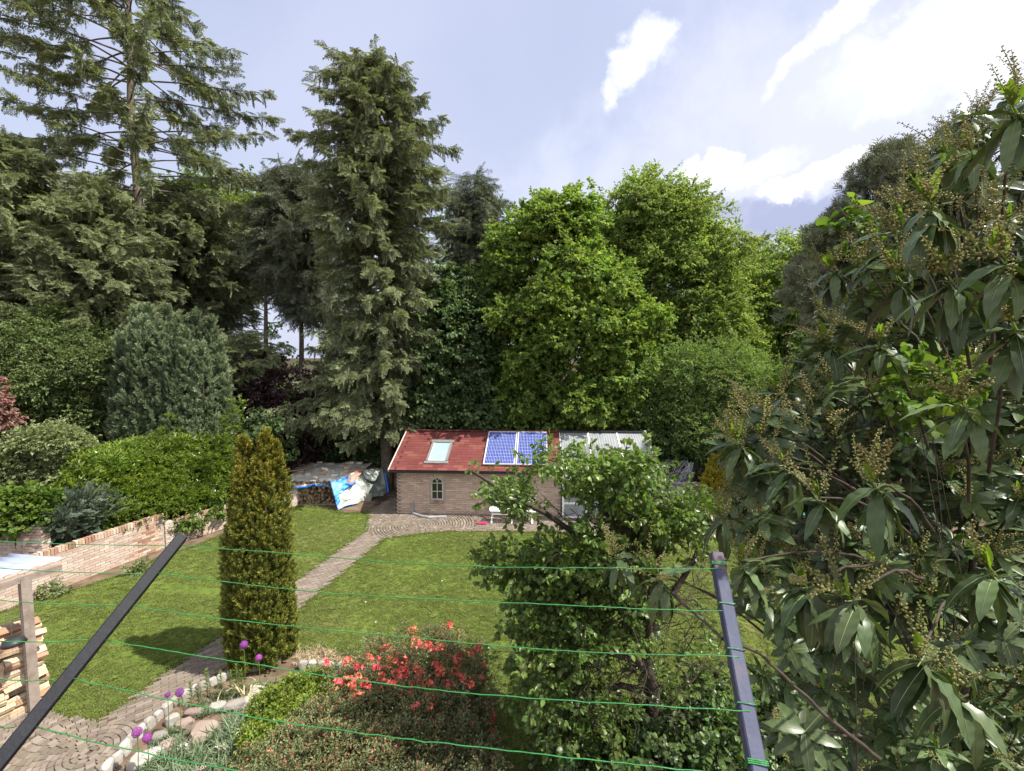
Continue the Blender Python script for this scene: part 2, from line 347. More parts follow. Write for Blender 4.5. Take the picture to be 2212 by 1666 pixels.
M_net = pmat('plastic_net', [(.42, .42, .44), (.5, .5, .52)], .5, .3, 20, 0)
M_slat = pmat('dark_slat', [(.035, .03, .026), (.06, .052, .045)], .9, .1, 8, .4, 40)
M_cyan = pmat('turquoise_plastic', [(.03, .48, .55), (.05, .55, .60)], .4, .4, 6, 0)

# ================================================================== ground, lawns, paving
def sheet(name, poly, z, mat, parent=None, kind='structure'):
    import bmesh
    bm = bmesh.new(); vs = [bm.verts.new((p[0], p[1], z)) for p in poly]; f = bm.faces.new(vs)
    if f.normal.z < 0: f.normal_flip()
    bmesh.ops.triangulate(bm, faces=[f]); 
    for f in bm.faces:
        f.normal_update()
        if f.normal.z < 0: f.normal_flip()
    me = bpy.data.meshes.new(name); bm.to_mesh(me); bm.free(); me.materials.append(mat)
    me.attributes.new('tint', 'FLOAT', 'POINT')
    o = link(name, me, parent)
    if kind: o['kind'] = kind
    return o
def G(pts): return [gnd(*p) for p in pts]
gr = MB(); N = 60
xs = [(-1 if i < N/2 else 1)*abs((i-N/2)/(N/2))**2.2*420 for i in range(N+1)]; ys = [y+12 for y in xs]
for y in ys:
    for x in xs: gr.v.append((x, y, 0)); gr.t.append(.5)
for j in range(N):
    for i in range(N): gr.f.append((j*(N+1)+i, j*(N+1)+i+1, (j+1)*(N+1)+i+1, (j+1)*(N+1)+i)); gr.m.append(0)
tag(gr.build('ground', M_soil), kind='structure')
M_litter = pmat('leaf_litter', [(.045, .036, .022), (.07, .055, .032), (.03, .035, .015)], .95, .1, 3, .9, 30, coord='World')
fl_ = MB(); fl_.add([(-400, 18.5, .004), (400, 18.5, .004), (400, 420, .004), (-400, 420, .004)], [(0, 1, 2, 3)]); tag(fl_.build('forest_floor', M_litter), kind='structure')
fl_ = MB(); fl_.add([(-60, 5, .003), (-11.9, 5, .003), (-10.6, 13, .003), (-8.9, 18.49, .003), (-60, 18.49, .003)], [(0, 1, 2, 3, 4)]); tag(fl_.build('shrub_bed', M_litter), kind='structure')

LAWN_L = G([(60, 1303), (130, 1283), (200, 1263), (300, 1232), (345, 1205), (430, 1178), (488, 1153), (560, 1130), (632, 1093), (700, 1098), (745, 1110), (797, 1108), (798, 1120), (790, 1149), (658, 1247), (506, 1356), (450, 1394), (350, 1462), (290, 1508), (214, 1558), (160, 1552), (90, 1540), (-60, 1530), (-200, 1400)])
LAWN_R = G([(829, 1165), (865, 1161), (905, 1154), (960, 1150), (1060, 1149), (1250, 1151), (1450, 1158), (1700, 1170), (2100, 1180), (2600, 1300), (2700, 2000), (1150, 2300), (1070, 1800), (1030, 1640), (985, 1540), (900, 1480), (800, 1440), (757, 1424), (735, 1405), (690, 1396), (634, 1408), (620, 1345), (629, 1329), (730, 1247)])
sheet('lawn', LAWN_L, .006, M_turf); sheet('lawn', LAWN_R, .006, M_turf)
PATH = G([(790, 1149), (658, 1247), (506, 1356), (450, 1394), (350, 1462), (290, 1508), (214, 1558), (320, 1566), (392, 1514), (455, 1468), (545, 1398), (629, 1329), (730, 1247), (829, 1165)])
PATIO_N = G([(-420, 1530), (-60, 1530), (90, 1540), (160, 1552), (214, 1558), (320, 1566), (290, 1602), (262, 1640), (225, 1700), (160, 1800), (-700, 1800)])
PATIO_F = G([(797, 1108), (830, 1085), (865, 1075), (1060, 1090), (1450, 1105), (1500, 1150), (1450, 1158), (1250, 1151), (1060, 1149), (960, 1150), (905, 1154), (865, 1161), (829, 1165), (790, 1149), (798, 1120)])
def paver_mesh(name, L, W, Hh, mat):
    out = []
    for k in range(3):
        m = MB(); e = .004; vs = []
        for z, i in ((-Hh, 0), (-.006, 0), (0, e)):
            for sx, sy in ((-1, -1), (1, -1), (1, 1), (-1, 1)): vs.append((sx*(L/2-i)+random.uniform(-.002, .002), sy*(W/2-i)+random.uniform(-.0015, .0015), z+random.uniform(-.001, .001)))
        fs = [(8, 9, 10, 11)]+[(r*4+a, r*4+(a+1) % 4, r*4+4+(a+1) % 4, r*4+4+a) for r in (0, 1) for a in range(4)]
        m.add(vs, fs); out.append(m.mesh(name, mat))
    return out
pav = paver_mesh('paver', .201, .045, .03, M_paver); cob = paver_mesh('cobble', .098, .066, .03, M_cobble)
def T(x, y, z, a, tx=0, ty=0): return Matrix.Translation((x, y, z)) @ Euler((tx, ty, a)).to_matrix().to_4x4()
def rows(poly, th, L, W, meshes, z, skip=None):
    xy = np.array([(p[0], p[1]) for p in poly]); c, s = math.cos(th), math.sin(th); mid = xy.mean(0)
    loc = (xy-mid) @ np.array([[c, -s], [s, c]]); a0, b0 = loc.min(0); a1, b1 = loc.max(0); out = []; r = 0
    b = b0
    while b < b1:
        a = a0-(r % 2)*L*.5
        while a < a1:
            x = mid[0]+a*c-b*s; y = mid[1]+a*s+b*c
            if inpoly(x, y, poly) and not (skip and skip(x, y)):
                out.append((random.choice(meshes), T(x+random.gauss(0, .001), y+random.gauss(0, .001), z+random.gauss(0, .0016)+.006*math.sin(x*1.3+y*.7), th+random.gauss(0, .008), random.gauss(0, .012), random.gauss(0, .008))))
            a += L
        b += W; r += 1
    return out
def rings(cx, cy, r0, r1, dr, L, meshes, z, poly, a0=0, a1=2*math.pi):
    out = []; r = r0
    while r < r1:
        n = max(3, int((a1-a0)*r/L)); o = random.random()
        for k in range(n):
            a = a0+(k+o)*(a1-a0)/n; x, y = cx+r*math.cos(a), cy+r*math.sin(a)
            if inpoly(x, y, poly): out.append((random.choice(meshes), T(x, y, z+random.gauss(0, .002), a+math.pi/2+random.gauss(0, .02), random.gauss(0, .015), random.gauss(0, .015))))
        r += dr
    return out
TH = math.atan2(.6, .8)
p_bed = sheet('garden_path', PATH, .008, M_sand)
pieces(p_bed, 'paver', rows(PATH, TH, .205, .057, pav, .034))
n_bed = sheet('near_patio', PATIO_N, .008, M_sand); c0 = gnd(191, 1630)
IN = lambda x, y: math.hypot(x-c0.x, y-c0.y) < 1.0
pieces(n_bed, 'cobble', rings(c0.x, c0.y, .07, 1.0, .073, .104, cob, .032, PATIO_N)+rows(PATIO_N, TH, .104, .073, cob, .032, IN))
f_bed = sheet('far_patio', PATIO_F, .008, M_sand); c1 = gnd(903, 1136)
IF = lambda x, y: math.hypot(x-c1.x, y-c1.y) < 1.75
pieces(f_bed, 'cobble', rings(c1.x, c1.y, .07, 1.75, .085, .15, paver_mesh('fan_paver', .14, .066, .03, M_cobble), .032, PATIO_F)+rows(PATIO_F, .1, .15, .073, paver_mesh('row_paver', .14, .062, .03, M_cobble), .032, IF))

# ================================================================== brick walls
def brick_meshes(name, L, D, Hh, mat, k=4):
    out = []
    for _ in range(k):
        m = MB(); m.box((0, 0, 0), (L, D, Hh), jit=.0028); out.append(m.mesh(name, mat))
    return out
GB = brick_meshes('wall_brick', .205, .104, .052, M_brick); GC = brick_meshes('coping_brick', .055, .125, .13, M_coping)
def brick_run(A, B, h, bricks=GB, course=.0635, z0=0.0, L=.2155, head=0):
    """world matrices of bricks laid in stretcher bond from A to B"""
    A, B = Vector((A.x, A.y, 0)), Vector((B.x, B.y, 0)); d = B-A; ln = d.length; d.normalize(); a = math.atan2(d.y, d.x); out = []
    for r in range(int(h/course)):
        s = L/2 if r % 2 == 0 else 0
        while s < ln+.01:
            if s > .02 or r % 2:
                p = A+d*min(max(s, L/4), ln-L/4)
                out.append((random.choice(bricks), T(p.x-d.y*random.gauss(0, .002), p.y+d.x*random.gauss(0, .002), z0+(r+.5)*course, a+random.gauss(0, .003)))) if L/4 < s < ln-L/4 else None
            s += L
    return out
def garden_wall(name, label, A, B, h, cop=True, bricks=GB, th=.10, piers=(), cat='brick wall', group=None):
    root = thing(name, label, cat, (A.x, A.y, 0), 0, group)
    d = (B-A); d.z = 0; L = d.length; a = math.atan2(d.y, d.x); n = int(h/.0635)
    core = MB(); core.box((0, 0, n*.0635/2-.002), (L, th-.012, n*.0635), Matrix.Translation(((A.x+B.x)/2, (A.y+B.y)/2, 0)) @ Matrix.Rotation(a, 4, 'Z'))
    core.build('mortar_core', M_mortar, root)
    items = brick_run(A, B, h, bricks)
    if cop:
        dn = d.normalized(); s = .03
        while s < L:
            p = A+dn*s; items.append((random.choice(GC), T(p.x, p.y, n*.0635+.064+random.gauss(0, .003), a+random.gauss(0, .02), 0, random.gauss(0, .02)))); s += .0655
    for s, ph in piers:
        p = A+d.normalized()*s
        for r in range(int(ph/.0635)):
            for q in ((-1, 1) if r % 2 else (0,)):
                if q == 0: 
                    for k in (-1, 1): items.append((random.choice(bricks), T(p.x-math.sin(a)*k*.056, p.y+math.cos(a)*k*.056, (r+.5)*.0635, a)))
                else: items.append((random.choice(bricks), T(p.x+math.cos(a)*q*.056, p.y+math.sin(a)*q*.056, (r+.5)*.0635, a+math.pi/2)))
    pieces(root, 'brick', items, 230)
    return root
W0, W1, W2 = gnd(81, 1289), gnd(364, 1179), gnd(488, 1140)
dirw = (W1-W0).normalized(); hA = at(104, 1193, W0.y).z-.12; hB = at(420, 1105, (W1.y+W2.y)/2).z-.13
WS = W0-dirw*4.2
garden_wall('garden_wall', 'long low pink brick wall with upright coping bricks beside the bare soil strip', WS, W1-dirw*.12, hA, piers=())
dir2 = (W2-W1).normalized()
garden_wall('garden_wall', 'pink brick wall section beyond the brick pier, partly covered by a vine', W1+dir2*.12, W1+dir2*5.6, hB-.02, piers=((-.12, hB+.10),))
TW = at(101, 1190, W0.y+.35); hT = at(84, 1134, TW.y).z
garden_wall('garden_wall', 'taller brick wall with a pier at the left edge, above the pale store roof', Vector((TW.x-3.2, TW.y, 0)), Vector((TW.x-.12, TW.y, 0)), hT, cop=False, piers=((3.2-.30, hT), (3.2-.1, hT)))
BW = at(840, 1005, 18.3)
garden_wall('garden_wall', 'weathered brown brick wall at the back between the tarped woodpile and the shed', Vector((-9.6, 18.3, 0)), Vector((-3.2, 18.3, 0)), BW.z, cop=False, bricks=brick_meshes('old_brick', .3, .104, .057, M_dbrick), th=.1)
rw = at(1500, 1041, 17.0)
garden_wall('garden_wall', 'low brown brick wall behind the shed, beneath the dark picket fence', Vector((5.6, 17.0, 0)), Vector((10.6, 17.0, 0)), rw.z, cop=False, bricks=brick_meshes('old_brick', .205, .104, .052, M_dbrick), th=.1)

fr = thing('picket_fence', 'dark weathered picket fence above the low wall right of the greenhouse', 'fence', (5.4, 17.3, 0))
sl_m = MB(); sl_m.box((0, 0, .0), (.05, .018, 1.0)); sl_m = sl_m.mesh('slat', M_slat)
zt = at(1480, 1002, 17.3).z
for i in range(50):
    link('slat', sl_m, fr, Matrix.Translation((5.4+i*.105, 17.3+random.uniform(-.01, .01), zt-.5+random.uniform(-.03, .03))) @ Matrix.Rotation(random.gauss(0, .03), 4, 'Y'))
rr = MB(); rr.box((8.0, 17.33, zt-.2), (5.4, .03, .06)); rr.box((8.0, 17.33, zt-.8), (5.4, .03, .06)); rr.box((5.5, 17.38, zt/2-.05), (.08, .08, zt)); rr.box((10.5, 17.38, zt/2-.05), (.08, .08, zt)); rr.build('rail', M_slat, fr)

# ================================================================== the shed
SB = gnd(860, 1110); YAW = R(-3.4)
SM = Matrix.Translation(SB) @ Matrix.Rotation(YAW, 4, 'Z'); SMI = SM.inverted(); camL = SMI @ Vector((0, 0, H))
def shy(px, py, yl):        # hit of a pixel with the plane local y = yl
    d = SMI.to_3x3() @ look(px, py); t = (yl-camL.y)/d.y; return camL+d*t
EY = -.2; RY = 2.0
he = (shy(840, 1014.4, EY).z+shy(1206, 1021, EY).z)/2; hr = (shy(880, 930, RY).z+shy(1216, 932, RY).z)/2
xl = (shy(840, 1014, EY).x+shy(880, 930, RY).x)/2
xg = (shy(1206, 1021, EY).x+shy(1246, 932, RY).x)/2; XR = (shy(1419, 1035, EY).x+shy(1400, 932, RY).x)/2
xg = shy(1213, 1021, EY).x
sr = Vector((0, RY-EY, hr-he)); SLEN = sr.length; sr.normalize(); nrm = Vector((0, -sr.z, sr.y))
def roofp(x, s, h=0): return Vector((x, EY, he))+sr*s+nrm*h
def shr(px, py):            # hit with the front roof plane -> (x, s)
    d = SMI.to_3x3() @ look(px, py); o = Vector((0, EY, he)); t = (o-camL).dot(nrm)/d.dot(nrm); p = camL+d*t; return p.x, (p-o).dot(sr)
def roofM(x, s, h=0): return SM @ Matrix.Translation(roofp(x, s, h)) @ Matrix((Vector((1, 0, 0)), sr, nrm)).transposed().to_4x4()
print('shed', he, hr, xl, xg, XR, SLEN)
shed = thing('brick_shed', 'small brick garden shed with a red shingle roof and two arched windows', 'shed', SB, YAW)
def SBX(m, c, d, **k): return m.box(c, d, SM, **k)
# windows: centre x, width, sill z, spring z
def winspec(xa, xb, ytop, ybot):
    a = shy(xa, ybot, 0); b = shy(xb, ytop, 0); return ((a.x+b.x)/2, b.x-a.x, a.z, b.z-(b.x-a.x)/2)
d6 = lambda x, y: ((1500+.5425*x)/1.8445, (1650+.5425*y)/1.8445)
wins = [winspec(*[d6(v, 0)[0] for v in (403, 487)], d6(0, 467)[1], d6(0, 628)[1]), winspec(*[d6(v, 0)[0] for v in (991, 1085)], d6(0, 481)[1], d6(0, 652)[1])]
def in_win(x, z, pad=0.02):
    for cx, w_, z0, zs in wins:
        r = w_/2+pad
        if abs(x-cx) < r and z0-pad < z < zs: return True
        if z >= zs and math.hypot(x-cx, z-zs) < r: return True
    return False
wallm = MB(); D2 = 2*RY-.2
zt_ = he+.05
SBX(wallm, (.06, D2/2, zt_/2), (.1, D2-.02, zt_)); SBX(wallm, (xg/2, D2-.02, zt_/2), (xg-.02, .08, zt_))
# front backing with holes: columns of narrow strips
nx = 150
for i in range(nx):
    a = .012+(xg-.024)*i/nx; b = .012+(xg-.024)*(i+1)/nx; c = (a+b)/2; top = he-.02; segs = [(0, top)]
    for cx, w_, z0, zs in wins:
        if abs(c-cx) < w_/2: segs = [(0, z0), (zs+math.sqrt((w_/2)**2-(c-cx)**2), top)]
    for s0, s1 in segs: SBX(wallm, (c, .045, (s0+s1)/2), (b-a-.0004, .07, s1-s0))
ga = MB()      # gable triangle, left
for x0 in (.012,):
    vs = [SM @ Vector(p) for p in ((x0, -.0, he), (x0, D2, he), (x0, RY-.05, hr-.06), (x0+.09, 0, he), (x0+.09, D2, he), (x0+.09, RY-.05, hr-.06))]
    wallm.add(vs, [(0, 2, 1), (3, 4, 5), (0, 3, 5, 2), (2, 5, 4, 1), (0, 1, 4, 3)])
wallm.build('wall', M_mortar, shed)
sb_ = brick_meshes('shed_brick', .205, .03, .051, M_sbrick); sb2 = brick_meshes('shed_half_brick', .098, .03, .051, M_sbrick)
items = []; course = .0605
for r in range(int((he-.02)/course)):
    z = (r+.5)*course; x = .1 if r % 2 == 0 else .0
    while x < xg:
        if x > .05 and x < xg-.06:
            if not (in_win(x-.1, z) or in_win(x+.1, z) or in_win(x, z)): items.append((random.choice(sb_), SM @ T(x, .001+random.gauss(0, .0015), z, random.gauss(0, .004))))
            else:
                for q in (-.052, .052):
                    if not (in_win(x+q-.045, z, .01) or in_win(x+q+.045, z, .01)): items.append((random.choice(sb2), SM @ T(x+q, .001, z, 0)))
        x += .2135
    y = .15 if r % 2 == 0 else .05
    while y < D2-.1: items.append((random.choice(sb_), SM @ T(.0, y, z, math.pi/2))); y += .2135
r = int(he/course)
while r*course < hr-.15:
    z = (r+.5)*course; k = (hr-.08-z)/(hr-he); y = RY-RY*k+.12+(r % 2)*.1
    while y < RY+RY*k-.25: items.append((random.choice(sb_), SM @ T(.0, y, z, math.pi/2))); y += .2135
    r += 1
for cx, w_, z0, zs in wins:      # soldier arch and sill bricks
    n = 13
    for k in range(n):
        a = math.pi*(k+.5)/n; rr_ = w_/2+.068
        items.append((random.choice(sb2), SM @ Matrix.Translation((cx+rr_*math.cos(a), -.002, zs+rr_*math.sin(a))) @ Matrix.Rotation(-a, 4, 'Y')))
pieces(shed, 'brick', items, 290)
# roof
rf = MB()
def roof_slab(x0, x1, s0, s1, h0, h1, mb, back=False):
    vs = []
    for h in (h0, h1):
        for x, s in ((x0, s0), (x1, s0), (x1, s1), (x0, s1)):
            p = roofp(x, s, h)
            if back: p.y = 2*RY-p.y
            vs.append(SM @ p)
    mb.add(vs, [(4, 5, 6, 7), (3, 2, 1, 0), (0, 1, 5, 4), (1, 2, 6, 5), (2, 3, 7, 6), (3, 0, 4, 7)])
roof_slab(xl, xg, 0, SLEN+.005, -.04, 0, rf); roof_slab(xl, XR, 0, SLEN, -.04, 0.01, rf, True)
rfo = rf.build('roof', M_deck, shed)
def shing(w_, name='shingle'):
    out = []
    for k in range(3):
        m = MB(); L = .165; vs = []
        for z, dy in ((0, 0), (1, 0)):
            for sx, y in ((-1, 0), (1, 0), (1, L), (-1, L)): vs.append((sx*(w_/2-.003)+random.uniform(-.001, .001), y+random.uniform(-.002, .002), (.004 if y else .010) if z else 0))
        m.add(vs, [(4, 5, 6, 7), (0, 1, 5, 4), (1, 2, 6, 5), (3, 0, 4, 7)]); out.append(m.mesh(name, M_shingle))
    return out
tabs = shing(.333); tabh = shing(.16)
pan = [(shr(1041, 1007), shr(1058, 936)), (shr(1113, 1009), shr(1121, 937))]
items = []; nr = 16; ex = SLEN/nr
for r in range(nr):
    x = xl+(0 if r % 2 else .166)-.1
    while x < xg+.05:
        w2 = .333
        if x-w2/2 < xl: 
            if x+w2/2 > xl+.05: items.append((random.choice(tabh), roofM(xl+.08, r*ex-.01, .003)))
        elif x+w2/2 > xg+.02: items.append((random.choice(tabh), roofM(xg-.08, r*ex-.01, .0045)))
        else: items.append((random.choice(tabs), roofM(x+random.gauss(0, .003), r*ex-.01+random.gauss(0, .002), .003)))
        x += .333
pieces(shed, 'shingle', items, 290)
tr = MB(); 
tr.bar(SM @ roofp(xl-.015, -.02, -.02), SM @ roofp(xl-.015, SLEN, -.02), .03, .09, up=SM.to_3x3() @ nrm)
pb = roofp(xl-.015, -.02, -.02); pb.y = 2*RY-pb.y; tr.bar(SM @ pb, SM @ roofp(xl-.015, SLEN, -.02), .03, .09)
tr.build('verge_trim', M_cream, shed)
cp = MB(); k = 0; x = xl
while x < xg: cp.box((x+.16, RY, hr+.012+random.uniform(0, .006)), (.33, .24, .018), SM, jit=.004); x += .335
tag(cp.build('ridge_shingle', M_shingle, shed))
gu = MB(); gp = []
for i in range(13):
    a = math.pi+math.pi*i/12; gp.append((EY-.045+.05*math.cos(a), he-.035+.05*math.sin(a)))
for i in range(12):
    (y0, z0), (y1, z1) = gp[i], gp[i+1]
    gu.add([SM @ Vector(p) for p in ((xl, y0, z0), (xg+.1, y0, z0), (xg+.1, y1, z1), (xl, y1, z1))], [(0, 1, 2, 3)])
SBX(gu, ((xl+xg)/2, EY+.012, he-.05), (xg-xl, .02, .09))
gu.build('gutter', M_dark, shed)
# arched windows
for cx, w_, z0, zs in wins:
    f = MB(); t = .028; yf = .03
    def arc(cx_, cz, r, a0, a1, n=12, w2=t, dep=.04):
        for i in range(n):
            A, B = a0+(a1-a0)*i/n, a0+(a1-a0)*(i+1)/n
            vs = []
            for y in (yf-dep/2, yf+dep/2):
                for (a, rr_) in ((A, r-w2/2), (B, r-w2/2), (B, r+w2/2), (A, r+w2/2)): vs.append(SM @ Vector((cx_+rr_*math.cos(a), y, cz+rr_*math.sin(a))))
            f.add(vs, [(3, 2, 1, 0), (4, 5, 6, 7), (0, 1, 5, 4), (2, 3, 7, 6)])
    hw = w_/2-t/2
    arc(cx, zs, hw, 0, math.pi, 16)
    for sx in (-1, 1): SBX(f, (cx+sx*hw, yf, (z0+zs)/2), (t, .04, zs-z0))
    SBX(f, (cx, yf, z0+t/2), (w_-2*t, .042, t)); SBX(f, (cx, yf, (z0+zs)/2), (t*.7, .036, zs-z0-.01))
    SBX(f, (cx, yf+.002, zs), (w_-2*t, .034, t*.7)); SBX(f, (cx, yf+.002, (z0+zs)/2), (w_-2*t, .034, t*.7))
    arc(cx-hw, zs, hw, 0, math.pi/2.9, 7, t*.6, .03); arc(cx+hw, zs, hw, math.pi-math.pi/2.9, math.pi, 7, t*.6, .03)
    wo = f.build('window', M_cream if cx < wins[1][0]-1 else M_white, shed)
    for sx in (-1, 1):
        for a, b in ((z0+t, (z0+zs)/2-.01), ((z0+zs)/2+.01, zs-.01)):
            p = MB(); SBX(p, (cx+sx*w_/4, yf+.004, (a+b)/2), (w_/2-t*1.2, .006, b-a)); p.build('pane', M_glassd, wo)
    p = MB(); vs = [SM @ Vector((cx+(hw-.01)*math.cos(math.pi*i/16), yf+.006, zs+.008+(hw-.01)*math.sin(math.pi*i/16))) for i in range(17)]
    p.add(vs, [tuple(range(16, -1, -1))]); p.build('arched_pane', M_glassd, wo)
    s = MB(); n = 6
    for k in range(n): s.box((cx-w_*.62+(k+.5)*w_*1.24/n, -.035, z0-.045), (w_*1.24/n-.006, .13, .05), SM @ Matrix.Translation((0, 0, 0)), jit=.003)
    s.build('sill', M_dbrick, wo)
# roof window
(ax, as_), (bx, bs) = shr(*[(1100+.45208*v)/1.8445 for v in (1312,)], (1600+.45208*545)/1.8445), shr((1100+.45208*1565)/1.8445, (1600+.45208*360)/1.8445)
cxs = shr((1100+.45208*1505)/1.8445, (1600+.45208*545)/1.8445)[0]; dxs = shr((1100+.45208*1385)/1.8445, (1600+.45208*362)/1.8445)[0]
x0, x1, s0, s1 = (ax+dxs)/2, (bx+cxs)/2, as_, bs
def RB(m, xa, xb, sa, sb, ha, hb):
    roof_slab(xa, xb, sa, sb, ha, hb, m)
rwn = MB(); th = .075; hh = .075
RB(rwn, x0-.035, x1+.035, s0-.05, s0+th, 0.012, hh*.7); RB(rwn, x0-.035, x1+.035, s1-th*1.4, s1+.03, .012, hh*1.15)
RB(rwn, x0, x0+th, s0+th, s1-th*1.4, .012, hh); RB(rwn, x1-th, x1, s0+th, s1-th*1.4, .012, hh)
ro = rwn.build('roof_window', M_grey, shed)
iw = MB(); t2 = .035
RB(iw, x0+th, x1-th, s0+th, s0+th+t2, .02, hh-.01); RB(iw, x0+th, x0+th+t2*.7, s0+th+t2, s1-th*1.4, .02, hh-.012); RB(iw, x1-th-t2*.7, x1-th, s0+th+t2, s1-th*1.4, .02, hh-.012)
iw.build('inner_frame', M_alu, ro)
pp = MB(); RB(pp, x0+th+t2*.7, x1-th-t2*.7, s0+th+t2, s1-th*1.4, .02, .045); pp.build('pane', M_sky_pane, ro)
# grey pipe left against the wall
pp = thing('drain_pipe', 'short grey drainpipe stub standing against the brick wall under the first window', 'pipe', SM @ Vector((.9, -.07, 0)))
pa = shy((1100+.45208*1205)/1.8445, (1600+.45208*880)/1.8445, -.07); pe = gnd((1100+.45208*1500)/1.8445, (1600+.45208*1012)/1.8445, .04); 
q = MB(); q.tube([SM @ Vector((pa.x, -.07, pa.z)), SM @ Vector((pa.x+.005, -.07, .04))], .035, 10); q.build('upright', M_pvc, pp)
q = MB(); p0 = SM @ Vector((pa.x, -.1, .07)); pm = gnd((1100+.45208*1350)/1.8445, (1600+.45208*1022)/1.8445, .06); q.tube([p0, p0.lerp(pm, .5)+Vector((0, -.05, 0)), pm, pe], .038, 8)
tag(q.build('gutter_offcut', M_pvc), 'grey length of curved gutter lying on the cobbles at the shed wall', 'gutter')

# solar panels
def solar(bl, br, tl, tr_, label):
    xa, xb = (bl[0]+tl[0])/2, (br[0]+tr_[0])/2; sa, sb = (bl[1]+br[1])/2, (tl[1]+tr_[1])/2
    root = thing('solar_panel', label, 'solar panel', SM @ roofp(xa, sa, .05), YAW, 'blue solar panels on the shed roof')
    f = MB(); t = .035; h0, h1 = .05, .092
    RB(f, xa, xb, sa, sa+t, h0, h1); RB(f, xa, xb, sb-t, sb, h0, h1); RB(f, xa, xa+t, sa+t, sb-t, h0, h1); RB(f, xb-t, xb, sa+t, sb-t, h0, h1)
    f.build('frame', M_alu, root)
    b = MB(); RB(b, xa+t, xb-t, sa+t, sb-t, .055, .084); b.build('backsheet', M_backsheet, root)
    for sx in (xa+.15, xb-.15):
        g = MB(); RB(g, sx, sx+.04, sa+.1, sb-.1, .0142, .05); g.build('mounting_rail', M_alu, root)
    nx, ny = 6, 10; w_, l_ = (xb-xa-2*t-.02)/nx, (sb-sa-2*t-.02)/ny
    c = MB(); e = .0045; cc = .010
    vs = [(-w_/2+e+cc, -l_/2+e, 0), (w_/2-e-cc, -l_/2+e, 0), (w_/2-e, -l_/2+e+cc, 0), (w_/2-e, l_/2-e-cc, 0), (w_/2-e-cc, l_/2-e, 0), (-w_/2+e+cc, l_/2-e, 0), (-w_/2+e, l_/2-e-cc, 0), (-w_/2+e, -l_/2+e+cc, 0)]
    c.add(vs, [tuple(range(8))])
    for k in (-1, 1): c.add([(k*w_/6-.004, -l_/2+e, .0012), (k*w_/6+.004, -l_/2+e, .0012), (k*w_/6+.004, l_/2-e, .0012), (k*w_/6-.004, l_/2-e, .0012)], [(0, 1, 2, 3)], mi=1)
    cm = c.mesh('cell', [M_cell, M_backsheet])
    for i in range(nx):
        for j in range(ny): link('cell', cm, root, roofM(xa+t+.01+(i+.5)*w_, sa+t+.01+(j+.5)*l_, .0855))
A_, B_, C_, D_ = shr(1041, 1007), shr(1111.5, 1008.5), shr(1058, 936), shr(1118.5, 937)
w1 = ((B_[0]-A_[0])+(D_[0]-C_[0]))/2; xm = (A_[0]+C_[0])/2; sa, sb = (A_[1]+B_[1])/2, (C_[1]+D_[1])/2
solar((xm, sa), (xm+w1, sa), (xm, sb), (xm+w1, sb), 'blue solar panel on the red shed roof, the left one, fully in view')
solar((xm+w1+.02, sa), (xm+2*w1+.02, sa), (xm+w1+.02, sb), (xm+2*w1+.02, sb), 'blue solar panel on the red shed roof, the right one, overlapped by apple leaves')

# greenhouse end
gh = thing('greenhouse', 'lean-to greenhouse of cloudy roof sheets and white frame joined to the shed', 'greenhouse', SM @ Vector((xg+.1, 0, 0)), YAW)
GL = XR-xg; eb = -.35
for i in range(3):
    a, b = xg+.02+GL*i/3+.025, xg+GL*(i+1)/3-.025; m = MB(); n = 22; ns = 3
    for k in range(n+1):
        for j in range(ns+1): m.v.append(tuple(SM @ roofp(a+(b-a)*k/n, eb+(SLEN-eb)*j/ns, -.012+(.010 if k % 2 else 0)))); m.t.append(.5)
    for k in range(n):
        for j in range(ns): m.f.append((k*(ns+1)+j, (k+1)*(ns+1)+j, (k+1)*(ns+1)+j+1, k*(ns+1)+j+1)); m.m.append(0)
    m.build('roof_sheet', M_poly, gh)
m = MB()
for i in range(4): RB(m, xg+GL*i/3-.025 if i else xg+.005, xg+GL*i/3+.03, eb-.02, SLEN, -.03, .02)
RB(m, xg+.04, XR, eb-.05, eb, -.03, .015); m.build('glazing_bar', M_white, gh)
m = MB(); m.box(((xg+XR)/2, RY, hr+.01), (GL, .16, .05), SM); m.build('ridge_cap', M_dark, gh)
ge = roofp(0, eb, 0); m = MB(); zt2 = ge.z-.05
for i in range(5): SBX(m, (xg+.06+(GL-.1)*i/4, -.12, zt2/2), (.07, .06, zt2))
for z in (.04, .5, zt2-.03): SBX(m, ((xg+XR)/2, -.12, z), (GL-.12, .05, .06))
for i in range(4): SBX(m, (XR-.04, -.1+1.9*i/3+.06, zt2/2+.2*i), (.06, .06, zt2+.4*i))
for z in (.04, .5, zt2-.03): SBX(m, (XR-.04, 1.0, z), (.05, 1.9, .06))
m.build('white_frame', M_white, gh)
for i in range(4):
    for z0_, z1_ in ((.07, .47), (.53, zt2-.06)):
        p = MB(); SBX(p, (xg+.06+(GL-.1)*(i+.5)/4, -.11, (z0_+z1_)/2), ((GL-.1)/4-.08, .008, z1_-z0_)); p.build('pane', M_poly, gh)
p = MB(); SBX(p, (XR-.03, 1.0, zt2*.5), (.008, 1.85, zt2-.1)); p.build('side_pane', M_poly, gh)

